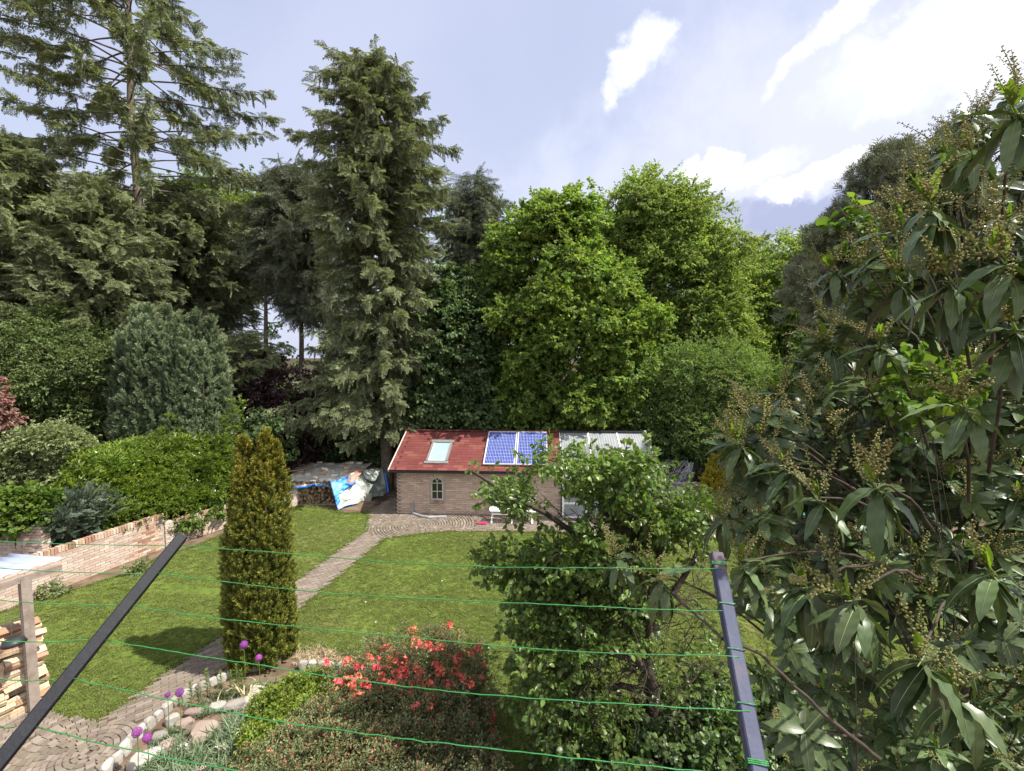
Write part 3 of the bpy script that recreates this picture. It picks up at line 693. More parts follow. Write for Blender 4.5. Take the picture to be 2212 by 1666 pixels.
# ================================================================== bench
bx0, bx1 = shy(1057, 1100, -.45).x, shy(1157, 1100, -.45).x
bl = 'white painted slatted garden bench standing before the second arched shed window'
bench = thing('garden_bench', bl, 'bench', SM @ Vector(((bx0+bx1)/2, -.5, .03)), YAW)
zseat = shy(1060, 1101, -.62).z; zback = shy(1060, 1076, -.30).z
for i in range(4):
    m = MB(); SBX(m, ((bx0+bx1)/2, -.74+i*.105, zseat), (bx1-bx0, .085, .025), jit=.002); m.build('seat_slat', M_white, bench)
for i in range(3):
    z = zseat+.16+i*(zback-zseat-.2)/2; m = MB(); SBX(m, ((bx0+bx1)/2, -.33+.05*i, z), (bx1-bx0, .022, .085), jit=.002); m.build('back_slat', M_white, bench)
for x in (bx0+.10, (bx0+bx1)/2, bx1-.10):
    m = MB(); P = lambda y, z: SM @ Vector((x, y, z))
    m.bar(P(-.30, .03), P(-.70, zseat-.01), .045, .04, up=(1, 0, .01)); m.bar(P(-.78, .03), P(-.36, zseat-.01), .045, .04, up=(1, 0, .01)); m.bar(P(-.38, zseat-.02), P(-.22, zback), .045, .04, up=(1, 0, .01))
    m.build('leg', M_white, bench)
m = MB(); SBX(m, ((bx0+bx1)/2, -.54, .25), (bx1-bx0-.2, .04, .05)); m.build('stretcher', M_white, bench)
q = MB(); c = gnd(1041, 1134); q.box((c.x, c.y, .05), (.28, .14, .06), jit=.02)
M_mag = pmat('magenta_cloth', [(.35, .02, .10), (.45, .04, .15)], .8)
tag(q.build('garden_shoe', M_mag), 'small magenta shoe-like item lying on the cobbles left of the white bench', 'shoe')

# ================================================================== woodpile under tarps
WP = thing('firewood_pile', 'big dark firewood stack showing its log ends beneath the tarp', 'firewood pile', (-7.2, 16.6, 0))
def log_meshes(name, mats, L, r, k=6, n=6):
    out = []
    for _ in range(k):
        m = MB(); nn = random.choice((4, 5, 6)) ; rr_ = [r*random.uniform(.75, 1.15) for _ in range(nn)]; a0 = random.random()*6; vs = []
        for y in (-L/2, L/2):
            for i in range(nn): a = a0+2*math.pi*i/nn; vs.append((rr_[i]*math.cos(a)+random.uniform(-.004, .004), y+random.uniform(-.01, .01), rr_[i]*math.sin(a)*.85))
        m.add(vs, [(i, i+nn, (i+1) % nn+nn, (i+1) % nn) for i in range(nn)])
        m.f += [tuple(range(nn)), tuple(range(2*nn-1, nn-1, -1))]; m.m += [1, 1]
        out.append(m.mesh(name, mats))
    return out
YF = gnd(660, 1092).y; xA, xB = at(600, 1080, YF).x, at(722, 1080, YF).x; zF = at(660, 1046, YF).z
lm = log_meshes('log', [M_logb, M_logb], .5, .062, 8); items = []; r = 0; z = .10
while z < zF+.06:
    x = xA+(r % 2)*.05
    while x < xB:
        items.append((random.choice(lm), Matrix.Translation((x+random.gauss(0, .012), YF+.25+random.uniform(-.04, .05), z+random.gauss(0, .012))) @ Matrix.Rotation(random.gauss(0, .07), 4, 'Z') @ Matrix.Rotation(random.random()*6, 4, 'Y')))
        x += random.uniform(.085, .12)
    z += .085; r += 1
pieces(WP, 'log', items, 290)
q = MB(); q.box(((xA+xB)/2, YF+.3, .03), (xB-xA+.1, .1, .05)); q.box(((xA+xB)/2, YF+.05, .03), (xB-xA+.1, .1, .05)); q.build('base_board', M_post, WP)
q = MB(); q.box((-7.2, YF+1.0, zF/2), (2.2, .9, zF-.15)); q.build('inner_stack', M_logb, WP)
def cloth(name, mat, fn, nu, nv, parent=None, th=.006, **k):
    m = MB(); P = [[Vector(fn(i/nu, j/nv)) for j in range(nv+1)] for i in range(nu+1)]
    for i in range(nu+1):
        for j in range(nv+1): m.v.append(tuple(P[i][j])); m.t.append(.5)
    for i in range(nu):
        for j in range(nv): m.f.append((i*(nv+1)+j, (i+1)*(nv+1)+j, (i+1)*(nv+1)+j+1, i*(nv+1)+j+1)); m.m.append(0)
    o = m.build(name, mat, parent, smooth=True, **k); s = o.modifiers.new('thickness', 'SOLIDIFY'); s.thickness = th; return o
from mathutils import noise as MN
def nz(x, y, z=0, s=1.0): return MN.fractal(Vector((x*s, y*s, z*s)), .9, 2.0, 4)
tl, trr = at(622, 1046, YF-.12), at(742, 1044, YF-.12); bl_, br_ = at(640, 1000, 18.0), at(805, 999, 18.0)
TP = thing('grey_tarp', 'weathered grey and rusty-brown tarp with blue hem spread over the woodpile top', 'tarp', tuple(tl))
def top(u, v):
    a = tl.lerp(trr+Vector((.35, .25, .05)), u); b = bl_.lerp(br_, u); p = a.lerp(b, v)
    p.z += .07*nz(p.x, p.y, 0, 1.6)+.03*nz(p.x, p.y, 3, 5)+.05*math.sin(v*3.1)
    if v < .12: p.z -= (.12-v)/.12*(.10+.07*nz(p.x, 0, 7, 2.5)); 
    return p
cloth('sheet', M_tarp, top, 60, 26, TP)
def hem(u, v):
    p = Vector(top(u, 0)); p.z -= v*(.05+.05*abs(nz(p.x, 0, 5, 3))); p.y -= .012+.02*math.sin(v*3); return p
cloth('blue_hem', M_blue, hem, 60, 3, TP)
GP = thing('green_tarp', 'silvery green tarp draped down the right side of the woodpile to the ground', 'tarp', tuple(gnd(790, 1090)))
ta, tb = at(712, 1038, YF-.12), at(826, 1010, 17.9); ba, bb = gnd(730, 1101, .03), gnd(836, 1066, .03)
def drape(u, v):
    p = (ta.lerp(tb, u)+Vector((0, 0, .08*math.sin(u*3.1)))).lerp(ba.lerp(bb, u), v**.9)
    out = Vector((.45, -.9, 0))*(.10*math.sin(v*3.0)+.05*v*math.sin(u*23+2*nz(u, v, 1, 2))+.09*nz(u*2, v*1.2, 2, 2)+.03*nz(u*8, v*3, 4, 2)); p += out; p.z += .04*nz(u*3, v*3, 9, 1); p.z = max(p.z, .02); return p
cloth('sheet', M_tarpg, drape, 60, 30, GP)
cloth('blue_hem', M_blue, lambda u, v: Vector(drape(1-.0*u, u))+Vector((.02+.06*v, .02*v, 0)), 30, 2, GP)
cloth('blue_hem', M_blue, lambda u, v: Vector(drape(u*.30, 1))+Vector((-.01, -.02-.06*v, .01)), 12, 2, GP)
def flap(u, v):
    a = Vector(drape(.0, .02+v*.84)); w_ = (.42*math.sin(min(1, v*1.35+.22)*math.pi*.98)**.8+.03)
    b = Vector(drape(w_, min(1, .04+v*.66))); p = a.lerp(b, u)+Vector((.02, -.045-.04*math.sin(u*3.1), 0)); p += Vector((0, -1, 0))*.03*nz(u*3, v*4, 5, 2); return p
cloth('blue_flap', M_blue, flap, 22, 26, GP)
cloth('upper_fold', M_tarpg, lambda u, v: Vector(drape(.60+.32*u, .0+.40*v*math.sin(.5+2.3*u)))+Vector((.05, -.09-.05*math.sin(v*3), .03)), 14, 12, GP)
bm_ = [MB().box((0, 0, 0), (.2, .1, .07), jit=.006).mesh('loose_brick', M_block) for _ in range(3)]
wts = [(715, 1001), (752, 1000), (761, 998), (778, 999), (701, 1011), (697, 1022), (666, 1024), (683, 1031), (724, 1027), (742, 1006), (651, 1019), (748, 1010), (690, 999)]
gx = [[Vector(top(i/40, j/20)) for j in range(21)] for i in range(41)]
def proj(p):
    c, s = math.cos(PITCH), math.sin(PITCH); dz = p.z-H; fz = p.y*c-dz*s; up = p.y*s+dz*c; return CX+F*p.x/fz, CY-F*up/fz
flat = [q for r_ in gx for q in r_]
for px, py in wts:
    b = min(flat, key=lambda q: (proj(q)[0]-px)**2+(proj(q)[1]-py-3)**2)
    o = link('loose_brick', random.choice(bm_), None, T(b.x, b.y, b.z+.045, random.uniform(-.6, .6), 0, random.gauss(0, .1)))
    tag(o, 'pale loose brick weighing down the grey tarp on top of the woodpile', 'brick', 'bricks weighing down the tarp')
for k, (px, py) in enumerate(((740, 1079), (742, 1085))):
    p = gnd(px, py+8, 0); o = link('stacked_block', bm_[k], None, T(p.x, p.y-.05, .17-.09*k+.0, .2-.3*k) @ Matrix.Scale(1.4, 4))
    tag(o, ['pale block on top of another at the foot of the green tarp', 'pale block lying under another at the foot of the green tarp'][k], 'block')
bd = MB(); bd.box((0, 0, 0), (.9, .09, .025), jit=.004); bdm = bd.mesh('loose_board', M_loga)
for k, (a_, lab) in enumerate((((.1, .72), 'pale timber board lying on the left end of the tarp, the rear one'), ((.14, .5), 'pale timber board lying on the left end of the tarp, the front one'))):
    p = Vector(top(*a_)); tag(link('loose_board', bdm, None, T(p.x, p.y, p.z+.09, .75)), lab, 'board')
p = gnd(797, 1081); q = MB(); q.box((0, 0, .14), (.22, .05, .30), Matrix.Translation((p.x, p.y-.1, 0)) @ Matrix.Rotation(.15, 4, 'Y')); tag(q.build('concrete_slab', M_stone), 'grey concrete slab leaning at the foot of the green tarp near the shed', 'slab')

# ================================================================== wood store, left
HS = 2.15; pb = gnd(75, 1546); TA, TB, TC, TD = gnd(141, 1205, HS), gnd(0, 1247, HS), gnd(0, 1194, HS+.12), gnd(128, 1200, HS+.12)
e = (TA-TB).normalized(); e.z = 0; nb = Vector((-e.y, e.x, 0))
best = min((abs((gnd(0, 1193, h/100)-TA).normalized().dot(e)), h/100) for h in range(150, 320)); nvec = (gnd(0, 1193, best[1])-TA).normalized(); print('store roof', best, nvec, e)
WS_ = thing('wood_store', 'open firewood store with a pale corrugated roof, grey post and wire mesh front', 'wood store', tuple(pb))
m = MB(); n = 90; L = 4.2
for k in range(n+1):
    s = L*k/n
    for j in range(4): p = TA-e*s+nvec*2.0*j/3+Vector((0, 0, .018*math.sin(s*2*math.pi/.15))); m.v.append(tuple(p)); m.t.append(.5)
for k in range(n):
    for j in range(3): m.f.append((k*4+j, k*4+j+1, (k+1)*4+j+1, (k+1)*4+j)); m.m.append(0)
o = m.build('roof_sheet', M_bluew, WS_, smooth=True); o.modifiers.new('t', 'SOLIDIFY').thickness = .006
m = MB(); ea = math.atan2(e.y, e.x); HM = Matrix.Translation(pb) @ Matrix.Rotation(ea, 4, 'Z')
m.box((0, 0, HS/2-.03), (.115, .115, HS-.06), HM, jit=.003); m.build('post', M_post, WS_)
m = MB(); m.box((-1.6, -.02, HS-.075), (4.0, .05, .09), HM); m.build('rafter', M_post, WS_)
m = MB(); 
for k in range(26): m.tube([HM @ Vector((-.05, -.075, .12+k*.062)), HM @ Vector((-3, -.075, .12+k*.062))], .0016, 4)
for k in range(26): m.tube([HM @ Vector((-.08-.115*k, -.08, .1)), HM @ Vector((-.08-.115*k, -.08, 1.72))], .0016, 4)
tag(m.build('wire_mesh', M_mesh, WS_))
st = thing('split_log_stack', 'stack of pale split logs seen through the mesh of the wood store', 'firewood', tuple(pb))
sm_ = log_meshes('split_log', [M_loga, M_loge], .46, .068, 9, 5); items = []
for row in range(3):
    z = .16; r = 0
    while z < 1.22+.1*math.sin(row):
        s = .20+random.uniform(-.06, .05)
        while s > -2.6:
            zz = z+random.gauss(0, .02)
            if zz < 1.28-max(0, -s-1.0)*.05: items.append((random.choice(sm_), HM @ Matrix.Translation((s-.23, .12+row*.17+random.uniform(-.04, .04), zz)) @ Matrix.Rotation(-math.pi/2+random.gauss(0, .09), 4, 'Z') @ Matrix.Rotation(random.gauss(0, .07), 4, 'X') @ Matrix.Rotation(random.random()*6, 4, 'Y')))
            s -= random.uniform(.40, .50)
        z += .092; r += 1
pieces(st, 'split_log', items, 290)
q = MB(); q.box((-1.2, .3, .05), (2.9, .6, .08), HM); q.build('pallet', M_post, st)
bo = MB(); bp = gnd(30, 1398, 1.25); prof = [(.0, .05), (.06, .042), (.11, .015), (.14, -.04), (.134, -.04), (.105, .008), (.055, .034), (0, .042)]
for i, (r_, z_) in enumerate(prof):
    for k in range(20): a = k*math.pi/10; bo.v.append((bp.x+r_*math.cos(a), bp.y+r_*math.sin(a), bp.z+z_+.09)); bo.t.append(.5)
for i in range(len(prof)-1):
    for k in range(20): bo.f.append((i*20+k, i*20+(k+1) % 20, (i+1)*20+(k+1) % 20, (i+1)*20+k)); bo.m.append(0)
tag(bo.build('metal_bowl', M_dark, smooth=True), 'shiny dark metal bowl lying upside down on the stacked split logs', 'bowl')

# ================================================================== the slanting arms and the green lines
dcam = Vector((.209, 0, 1)); c_, s_ = math.cos(PITCH), math.sin(PITCH)
def cam2w(x, up, z): return Vector((x, z*c_+up*s_, -z*s_+up*c_))
DA = cam2w(.209, .797, 1).normalized()
def arm(px, py, z, length, label, mat, sz, roll):
    p = atz(px, py, z); root = thing('slanting_arm', label, 'metal arm', tuple(p-DA*length), 0, 'slanting steel arms that hold the green lines')
    y = DA; x = y.cross(Vector((0, 0, 1))).normalized(); zz = x.cross(y); M = Matrix.Translation(p-DA*length/2) @ Matrix((x, y, zz)).transposed().to_4x4() @ Matrix.Rotation(roll, 4, 'Y')
    m = MB(); b = sz*.09; L = length/2; k = sz/2; prof_ = [(-k+b, -k), (k-b, -k), (k, -k+b), (k, k-b), (k-b, k), (-k+b, k), (-k, k-b), (-k, -k+b)]
    m.add([M @ Vector((q[0], yy, q[1])) for yy in (-L, L) for q in prof_], [tuple(range(8)), tuple(range(15, 7, -1))]+[(i, i+8, (i+1) % 8+8, (i+1) % 8) for i in range(8)])
    m.build('tube', mat, root)
    return root, p
ZR, ZL = 1.25, 1.42
ra, rp = arm(1547, 1199, ZR, .95, 'square steel arm coloured as in shade, slanting up at the right among the leaves', M_frameb, .030, R(6))
la, lp = arm(393, 1160, ZL, .95, 'black square steel arm slanting up from the bottom left corner', M_frame, .029, R(40))
Lpts = [(394, 1181), (345, 1242), (293, 1309), (234, 1383), (168, 1468), (88, 1566), (-10, 1672)]; Rpts = [(1544, 1227), (1560, 1311), (1578, 1409), (1600, 1526), (1624, 1656), (1655, 1800), (1690, 1960)]
Edge = [(0, 1163), (0, 1220), (0, 1289), (0, 1377), (0, 1458), (0, 1561), (0, 1700)]
def along(p, z, px, py):   # point of the arm nearest the pixel ray
    d = look(px, py); o = Vector((0, 0, H)); w0 = o-p; a, b, c = d.dot(d), d.dot(DA), 1.0; dd, ee = d.dot(w0), DA.dot(w0); t = (a*ee-b*dd)/(a*c-b*b); return p+DA*t
for i in range(7):
    A = along(lp, ZL, *Lpts[i])+Vector((.022, -.012, .0)); B = along(rp, ZR, *Rpts[i])+Vector((0, -.021, .004)); root = None
    pts = []
    for k in range(61):
        u = k/60; q = A.lerp(B, u); q.z -= .035*4*u*(1-u)*(1+.15*i)*.55; q += Vector((0, random.gauss(0, .0006), random.gauss(0, .0007)+.003*math.sin(u*9+i*2))); pts.append(q)
    tail = B+(B-A).normalized()*.02
    A2 = A-Vector((.044, 0, .0)); E = atz(*Edge[i], (A2.y)*1.02/c_); E = A2+(E-A2)*1.6; left = [A2.lerp(E, k/20)+Vector((0, 0, -.01*math.sin(k/20*3.1)+random.gauss(0, .0006))) for k in range(21)]
    m = MB(); m.tube(pts, .00125, 5)
    root = link('green_line', m.mesh('green_line', M_cord, True)); 
    tag(root, ['topmost green plastic-coated line strung between the two slanting arms', 'second green line from the top between the arms', 'third green line from the top between the arms', 'fourth green line from the top, crossing the foot of the yew', 'fifth green line from the top, crossing the red azalea', 'sixth green line from the top, crossing the stone edging', 'lowest green line, crossing the bottom edge of the view'][i], 'line', 'green lines between the slanting arms')
    m = MB(); m.tube(left, .0012, 5); m.build('line_tail', M_cord, root, smooth=True)
    m = MB(); x = DA.cross(Vector((0, 0, 1))).normalized(); zz = x.cross(DA); ctr = along(rp, ZR, *Rpts[i]); w_ = .0175
    for k in range(3 if i in (0, 4) else 1): m.tube([ctr+DA*(k*.0032)+x*a*w_+zz*b*w_ for a, b in ((-1, -1), (1, -1), (1, 1), (-1, 1), (-1, -1))], .0013, 5)
    m.build('knot', M_cord, root)
# ================================================================== foliage materials
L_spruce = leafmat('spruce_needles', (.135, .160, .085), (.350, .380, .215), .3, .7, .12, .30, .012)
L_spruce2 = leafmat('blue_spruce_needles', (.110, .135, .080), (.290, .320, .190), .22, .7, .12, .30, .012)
L_larch = leafmat('larch_needles', (.10, .118, .08), (.215, .235, .15), .15, .75, .1, .25, .01)
L_pine = leafmat('pine_needles', (.085, .098, .066), (.20, .215, .145), .1, .7, .1, .3, .01)
L_maple = leafmat('maple_leaves', (.120, .190, .042), (.235, .310, .075), .5, .5, .25, .28, .016)
L_lightt = leafmat('light_leaves', (.165, .225, .060), (.280, .345, .105), .5, .5, .25, .28, .016)
L_dark = leafmat('dark_leaves', (.065, .110, .040), (.125, .180, .072), .4, .45, .35, .3, .016)
L_horn = leafmat('hornbeam_leaves', (.125, .190, .058), (.240, .320, .115), .48, .5, .3, .28, .014)
L_beech = leafmat('beech_leaves', (.080, .118, .042), (.220, .270, .100), .35, .55, .25, .28, .014)
L_back = leafmat('far_wood_leaves', (.075, .115, .035), (.125, .175, .055), .4, .6, .2, .3, .03)
L_purple = leafmat('purple_leaves', (.035, .018, .020), (.095, .055, .058), .25, .45, .35, .35, .01, (1.5, .6, .6))
L_redmap = leafmat('red_maple_leaves', (.20, .115, .095), (.34, .22, .18), .4, .5, .3, .3, .02, (1.4, .6, .5))
L_hedge = leafmat('laurel_hedge_leaves', (.085, .145, .024), (.230, .300, .040), .38, .30, .5, .3, .014)
L_vib = leafmat('pale_shrub_leaves', (.150, .190, .075), (.270, .300, .150), .35, .55, .25, .28, .014)
L_vine = leafmat('vine_leaves', (.080, .150, .022), (.17, .24, .045), .45, .5, .3, .25, .014)
L_junip = leafmat('juniper_needles', (.085, .115, .078), (.165, .205, .145), .1, .7, .1, .3, .01)
L_bluec = leafmat('blue_yew_needles', (.090, .122, .068), (.195, .240, .135), .15, .7, .15, .3, .01)
L_yew = leafmat('golden_yew_needles', (.052, .080, .020), (.215, .222, .036), .12, .55, .25, .28, .014)
L_gold = leafmat('gold_conifer_needles', (.10, .11, .015), (.38, .30, .03), .12, .6, .2, .28, .014)
L_apple = leafmat('apple_leaves', (.095, .160, .036), (.180, .255, .068), .45, .34, .45, .3, .014)
L_plum = leafmat('laurel_leaf', (.034, .064, .022), (.22, .27, .11), .16, .36, .34, .4, .012)
L_young = leafmat('young_laurel_leaf', (.12, .21, .022), (.22, .31, .05), .45, .4, .4, .2, .012)
L_race = leafmat('laurel_flower_spike', (.13, .145, .035), (.28, .255, .10), .2, .6, .2, .25, .015)
L_ivy = leafmat('ivy_leaves', (.035, .072, .020), (.095, .150, .035), .3, .4, .4, .35, .02)
L_aza = leafmat('azalea_leaves', (.095, .120, .052), (.190, .215, .095), .28, .45, .35, .35, .02, None, ((.42, .16, .11), .12))
L_euon = leafmat('small_shrub_leaves', (.085, .130, .020), (.20, .25, .035), .3, .4, .4, .3, .016)
L_iris = leafmat('iris_blades', (.120, .170, .090), (.21, .27, .155), .3, .5, .35, .25, .012)
L_lily = leafmat('lily_leaves', (.095, .150, .040), (.26, .32, .06), .3, .5, .3, .2, .01)
L_dry = leafmat('dry_leaves', (.50, .40, .22), (.62, .55, .36), .25, .6, .2, .2, .01, (1, 1, 1))
L_grass = leafmat('grass_blades', (.112, .155, .032), (.195, .228, .066), .35, .6, .15, .25, .012, None, ((.30, .27, .13), .08), .08)
L_flow = leafmat('azalea_flower_petals', (.80, .115, .09), (.88, .27, .21), .3, .5, .2, .25, .02, (1.1, .5, .5))
L_alli = leafmat('allium_florets', (.25, .045, .27), (.42, .11, .46), .25, .6, .2, .25, .02, (1, .6, 1))
L_whitef = leafmat('white_flowers', (.72, .66, .60), (.80, .76, .72), .25, .6, .2, .15, .02, (1, 1, 1))
L_pinkf = leafmat('pale_pink_flowers', (.62, .42, .40), (.75, .62, .58), .25, .6, .2, .2, .02, (1, .9, .9))

# ================================================================== twig meshes
def vrot(v, axis, a): return Matrix.Rotation(a, 3, axis) @ v
def leaf(mb, p, d, up, L, W, tint=.5, det=0, fold=.25, bend=.3, wave=0, mi=0):
    d = d.normalized(); x = d.cross(up)
    if x.length < 1e-3: x = d.orthogonal()
    x.normalize(); z = x.cross(d)
    if det == 0:
        m1 = p+d*L*.45; c = -z*fold*W
        mb.add([p, m1-x*W/2-c, p+d*L-z*bend*L*.35, m1+x*W/2-c], [(0, 3, 2), (0, 2, 1)], tint, mi); return
    n = {1: 3, 2: 9}[det]; vs = []; ts = []
    for i in range(n+1):
        t = i/n; w_ = W*.5*math.sin(math.pi*min(1, t**.85*.96+.02))**.75*(1 if t < .98 else .1)*(1 if det == 1 else (1.04 if i % 2 else .93))
        c = p+d*L*(t-.12*bend*t*t)-z*bend*L*t*t*.6
        wv = wave*W*math.sin(i*2.6+p.x*50)
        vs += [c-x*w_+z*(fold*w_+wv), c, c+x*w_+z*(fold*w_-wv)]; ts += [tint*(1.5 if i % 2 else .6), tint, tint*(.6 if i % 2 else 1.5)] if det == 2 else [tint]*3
    fs = [(i*3+k, i*3+k+1, i*3+k+4, i*3+k+3) for i in range(n) for k in (0, 1)]
    mb.add(vs, fs, ts, mi)
    if det == 2:
        rv = []
        for i in range(0, n, 2):
            c = vs[i*3+1]; k = W*.022*(1-.7*i/n); rv += [c-x*k+z*.0006, c+z*.0016, c+x*k+z*.0006]
        mb.add(rv, [(i*3+q, i*3+q+1, i*3+q+4, i*3+q+3) for i in range(len(rv)//3-1) for q in (0, 1)], 1.0, mi)
def leafy_twig(name, mat, n, L, lL, lW, spread=1.0, droop=.2, det=0, stem=.004, smat=None, side=3, tipbright=True, fold=.25, bend=.35):
    mb = MB(); axes = [(Vector((0, 0, 0)), Vector((0, L, 0)))]
    for k in range(side):
        t = random.uniform(.1, .8); a = random.choice((-1, 1))*random.uniform(.4, 1.1); q = Vector((math.sin(a), math.cos(a), random.uniform(-.35, .35))).normalized()*L*random.uniform(.35, .7)
        axes.append((Vector((0, L*t, 0)), Vector((0, L*t, 0))+q))
    if smat:
        for a, b in axes: mb.tube([a, a.lerp(b, .5)+Vector((0, 0, .01)), b], [stem, stem*.8, stem*.4], 3, False, 1, .5)
    for i in range(n):
        a, b = axes[i % len(axes)]; t = random.uniform(.15, 1); p = a.lerp(b, t); ax = (b-a).normalized(); s = random.uniform(-1, 1)*math.pi
        d = (ax*random.uniform(.2, .9)+Vector((math.cos(s), 0, math.sin(s)*.6))*spread*random.uniform(.4, 1)+Vector((0, 0, -droop))).normalized()
        up = Vector((random.gauss(0, .35), random.gauss(0, .35), 1))
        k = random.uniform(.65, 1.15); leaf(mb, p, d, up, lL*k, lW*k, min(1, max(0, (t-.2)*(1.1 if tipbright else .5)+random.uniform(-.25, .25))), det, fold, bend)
    return mb.mesh(name, [mat, smat] if smat else mat, smooth=(det > 0))
def dia(mb, p, q, w_, t0, t1, cross=True):
    d = (q-p); m = p+d*.45
    for ax in ((Vector((0, 0, 1)),) if not cross else (Vector((0, 0, 1)), Vector((1, 0, .3)))):
        x = d.cross(ax)
        if x.length < 1e-5: x = d.orthogonal()
        x = x.normalized()*w_/2; mb.add([p, m-x, q, m+x], [(0, 1, 2, 3)], [t0, (t0+t1)/2, t1, (t0+t1)/2])
def spray(name, mat, L=1.0, pairs=8, w_=.05, hang=.25, ang=.9, sub=True):
    mb = MB()
    def crv(t): return Vector((0, L*t, -hang*L*t*t*.7))
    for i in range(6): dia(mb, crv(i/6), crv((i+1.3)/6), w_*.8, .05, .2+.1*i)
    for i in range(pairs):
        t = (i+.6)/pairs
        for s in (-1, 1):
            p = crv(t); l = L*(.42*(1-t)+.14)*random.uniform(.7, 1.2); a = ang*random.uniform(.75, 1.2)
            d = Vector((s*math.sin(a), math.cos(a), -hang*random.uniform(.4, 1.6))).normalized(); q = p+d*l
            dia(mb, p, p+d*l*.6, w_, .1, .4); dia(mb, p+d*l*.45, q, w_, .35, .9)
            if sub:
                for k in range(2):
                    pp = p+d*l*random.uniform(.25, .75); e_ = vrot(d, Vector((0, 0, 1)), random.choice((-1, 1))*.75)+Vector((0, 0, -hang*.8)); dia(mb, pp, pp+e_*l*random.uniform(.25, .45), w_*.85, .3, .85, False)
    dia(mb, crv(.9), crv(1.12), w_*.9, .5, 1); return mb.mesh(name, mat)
def plume(name, mat, n=14, L=.12, blade=.05, bw=.012, out=.6):
    mb = MB()
    for i in range(n):
        t = i/n; a = i*2.4; p = Vector((0, L*t, 0)); d = Vector((math.cos(a)*out, random.uniform(.5, 1), math.sin(a)*out)).normalized(); dia(mb, p, p+d*blade*random.uniform(.7, 1.2), bw, .1+.4*t, .35+.65*t, False)
    dia(mb, Vector((0, L*.9, 0)), Vector((0, L*1.35, 0)), bw, .8, 1); return mb.mesh(name, mat)
def grp(name, meshes): return scatter_group(name, [source(m) for m in meshes])
g_spruce = grp('spruce_spray', [spray('spruce_spray', L_spruce, 1, 11, .058, .42) for _ in range(4)])
g_hang = grp('hanging_spray', [spray('hanging_spray', L_spruce2, 1, 8, .052, .15, .55) for _ in range(4)])
g_larch = grp('larch_spray', [spray('larch_spray', L_larch, 1, 9, .028, .55, .8) for _ in range(4)])
g_pine = grp('pine_tuft', [plume('pine_tuft', L_pine, 26, .22, .16, .022, .9) for _ in range(4)])
g_maple = grp('maple_twig', [leafy_twig('maple_twig', L_maple, 26, .42, .125, .115, 1, .35, side=4) for _ in range(5)])
g_light = grp('light_twig', [leafy_twig('light_twig', L_lightt, 30, .50, .110, .070, 1, .35, side=4) for _ in range(5)])
g_dark = grp('dark_twig', [leafy_twig('dark_twig', L_dark, 20, .45, .150, .135, 1, .4, side=4) for _ in range(4)])
g_horn = grp('hornbeam_twig', [leafy_twig('hornbeam_twig', L_horn, 34, .50, .090, .050, .9, .15, side=5) for _ in range(4)])
g_beech = grp('beech_twig', [leafy_twig('beech_twig', L_beech, 32, .50, .085, .050, .8, .2, side=5) for _ in range(4)])
g_back = grp('far_twig', [leafy_twig('far_twig', L_back, 30, .9, .22, .17, 1, .3, side=5) for _ in range(4)])
g_purple = grp('purple_twig', [leafy_twig('purple_twig', L_purple, 26, .40, .10, .085, 1, .3, side=4) for _ in range(4)])
g_red = grp('red_twig', [leafy_twig('red_maple_twig', L_redmap, 26, .35, .08, .07, 1, .3, side=4) for _ in range(3)])
g_hedge = grp('hedge_twig', [leafy_twig('hedge_twig', L_hedge, 22, .28, .095, .036, .7, -.15, side=3, fold=.35) for _ in range(5)])
g_vib = grp('pale_shrub_twig', [leafy_twig('pale_shrub_twig', L_vib, 30, .36, .075, .055, 1, .15, side=4) for _ in range(4)])
g_vine = grp('vine_twig', [leafy_twig('vine_twig', L_vine, 12, .35, .13, .13, 1, .3, side=3, det=1) for _ in range(4)])
g_junip = grp('juniper_spray', [spray('juniper_spray', L_junip, .5, 8, .03, -.2, .7) for _ in range(3)])
g_bluec = grp('blue_plume', [plume('blue_plume', L_bluec, 30, .20, .075, .03, 1.0) for _ in range(4)])
g_yew = grp('yew_plume', [plume('yew_plume', L_yew, 30, .10, .042, .016, 1.1) for _ in range(5)])
g_gold = grp('gold_plume', [plume('gold_plume', L_gold, 20, .16, .07, .02, .6) for _ in range(3)])
g_apple = grp('apple_twig', [leafy_twig('apple_twig', L_apple, 13, .24, .078, .050, 1, .25, 1, .003, M_twig, 2, fold=.3) for _ in range(6)])
g_ivy = grp('ivy_twig', [leafy_twig('ivy_twig', L_ivy, 12, .22, .070, .065, 1, .5, 1, .002, M_twig, 2) for _ in range(5)])
g_aza = grp('azalea_twig', [leafy_twig('azalea_twig', L_aza, 26, .16, .034, .018, 1, -.1, side=4) for _ in range(5)])
g_euon = grp('small_shrub_twig', [leafy_twig('small_shrub_twig', L_euon, 20, .14, .045, .026, 1, -.1, side=3) for _ in range(4)])
def tuft(name, mat, n, hgt, w_, lean=.35, rad=.04):
    mb = MB()
    for _ in range(n):
        a = random.random()*6.28; r = rad*random.random(); p = Vector((r*math.cos(a), 0, r*math.sin(a))); b = random.random()*6.28; l = random.uniform(.1, lean); d = Vector((math.cos(b)*l, 1, math.sin(b)*l)).normalized()
        h = hgt*random.uniform(.5, 1.1); x = Vector((math.cos(b+1.57), 0, math.sin(b+1.57)))*w_/2; m = p+d*h*.6; q = p+d*h+Vector((math.cos(b), -.3, math.sin(b)))*h*.25*l/.35
        mb.add([p-x, p+x, m+x*.8, m-x*.8, q], [(0, 1, 2, 3), (3, 2, 4)], [0, 0, .5, .5, 1])
    return mb.mesh(name, mat)
g_grass = grp('grass_tuft', [tuft('grass_tuft', L_grass, 20, .036, .006, .7, .07) for _ in range(5)])
g_iris = grp('iris_tuft', [tuft('iris_tuft', L_iris, 9, .26, .02, .6, .05) for _ in range(4)])

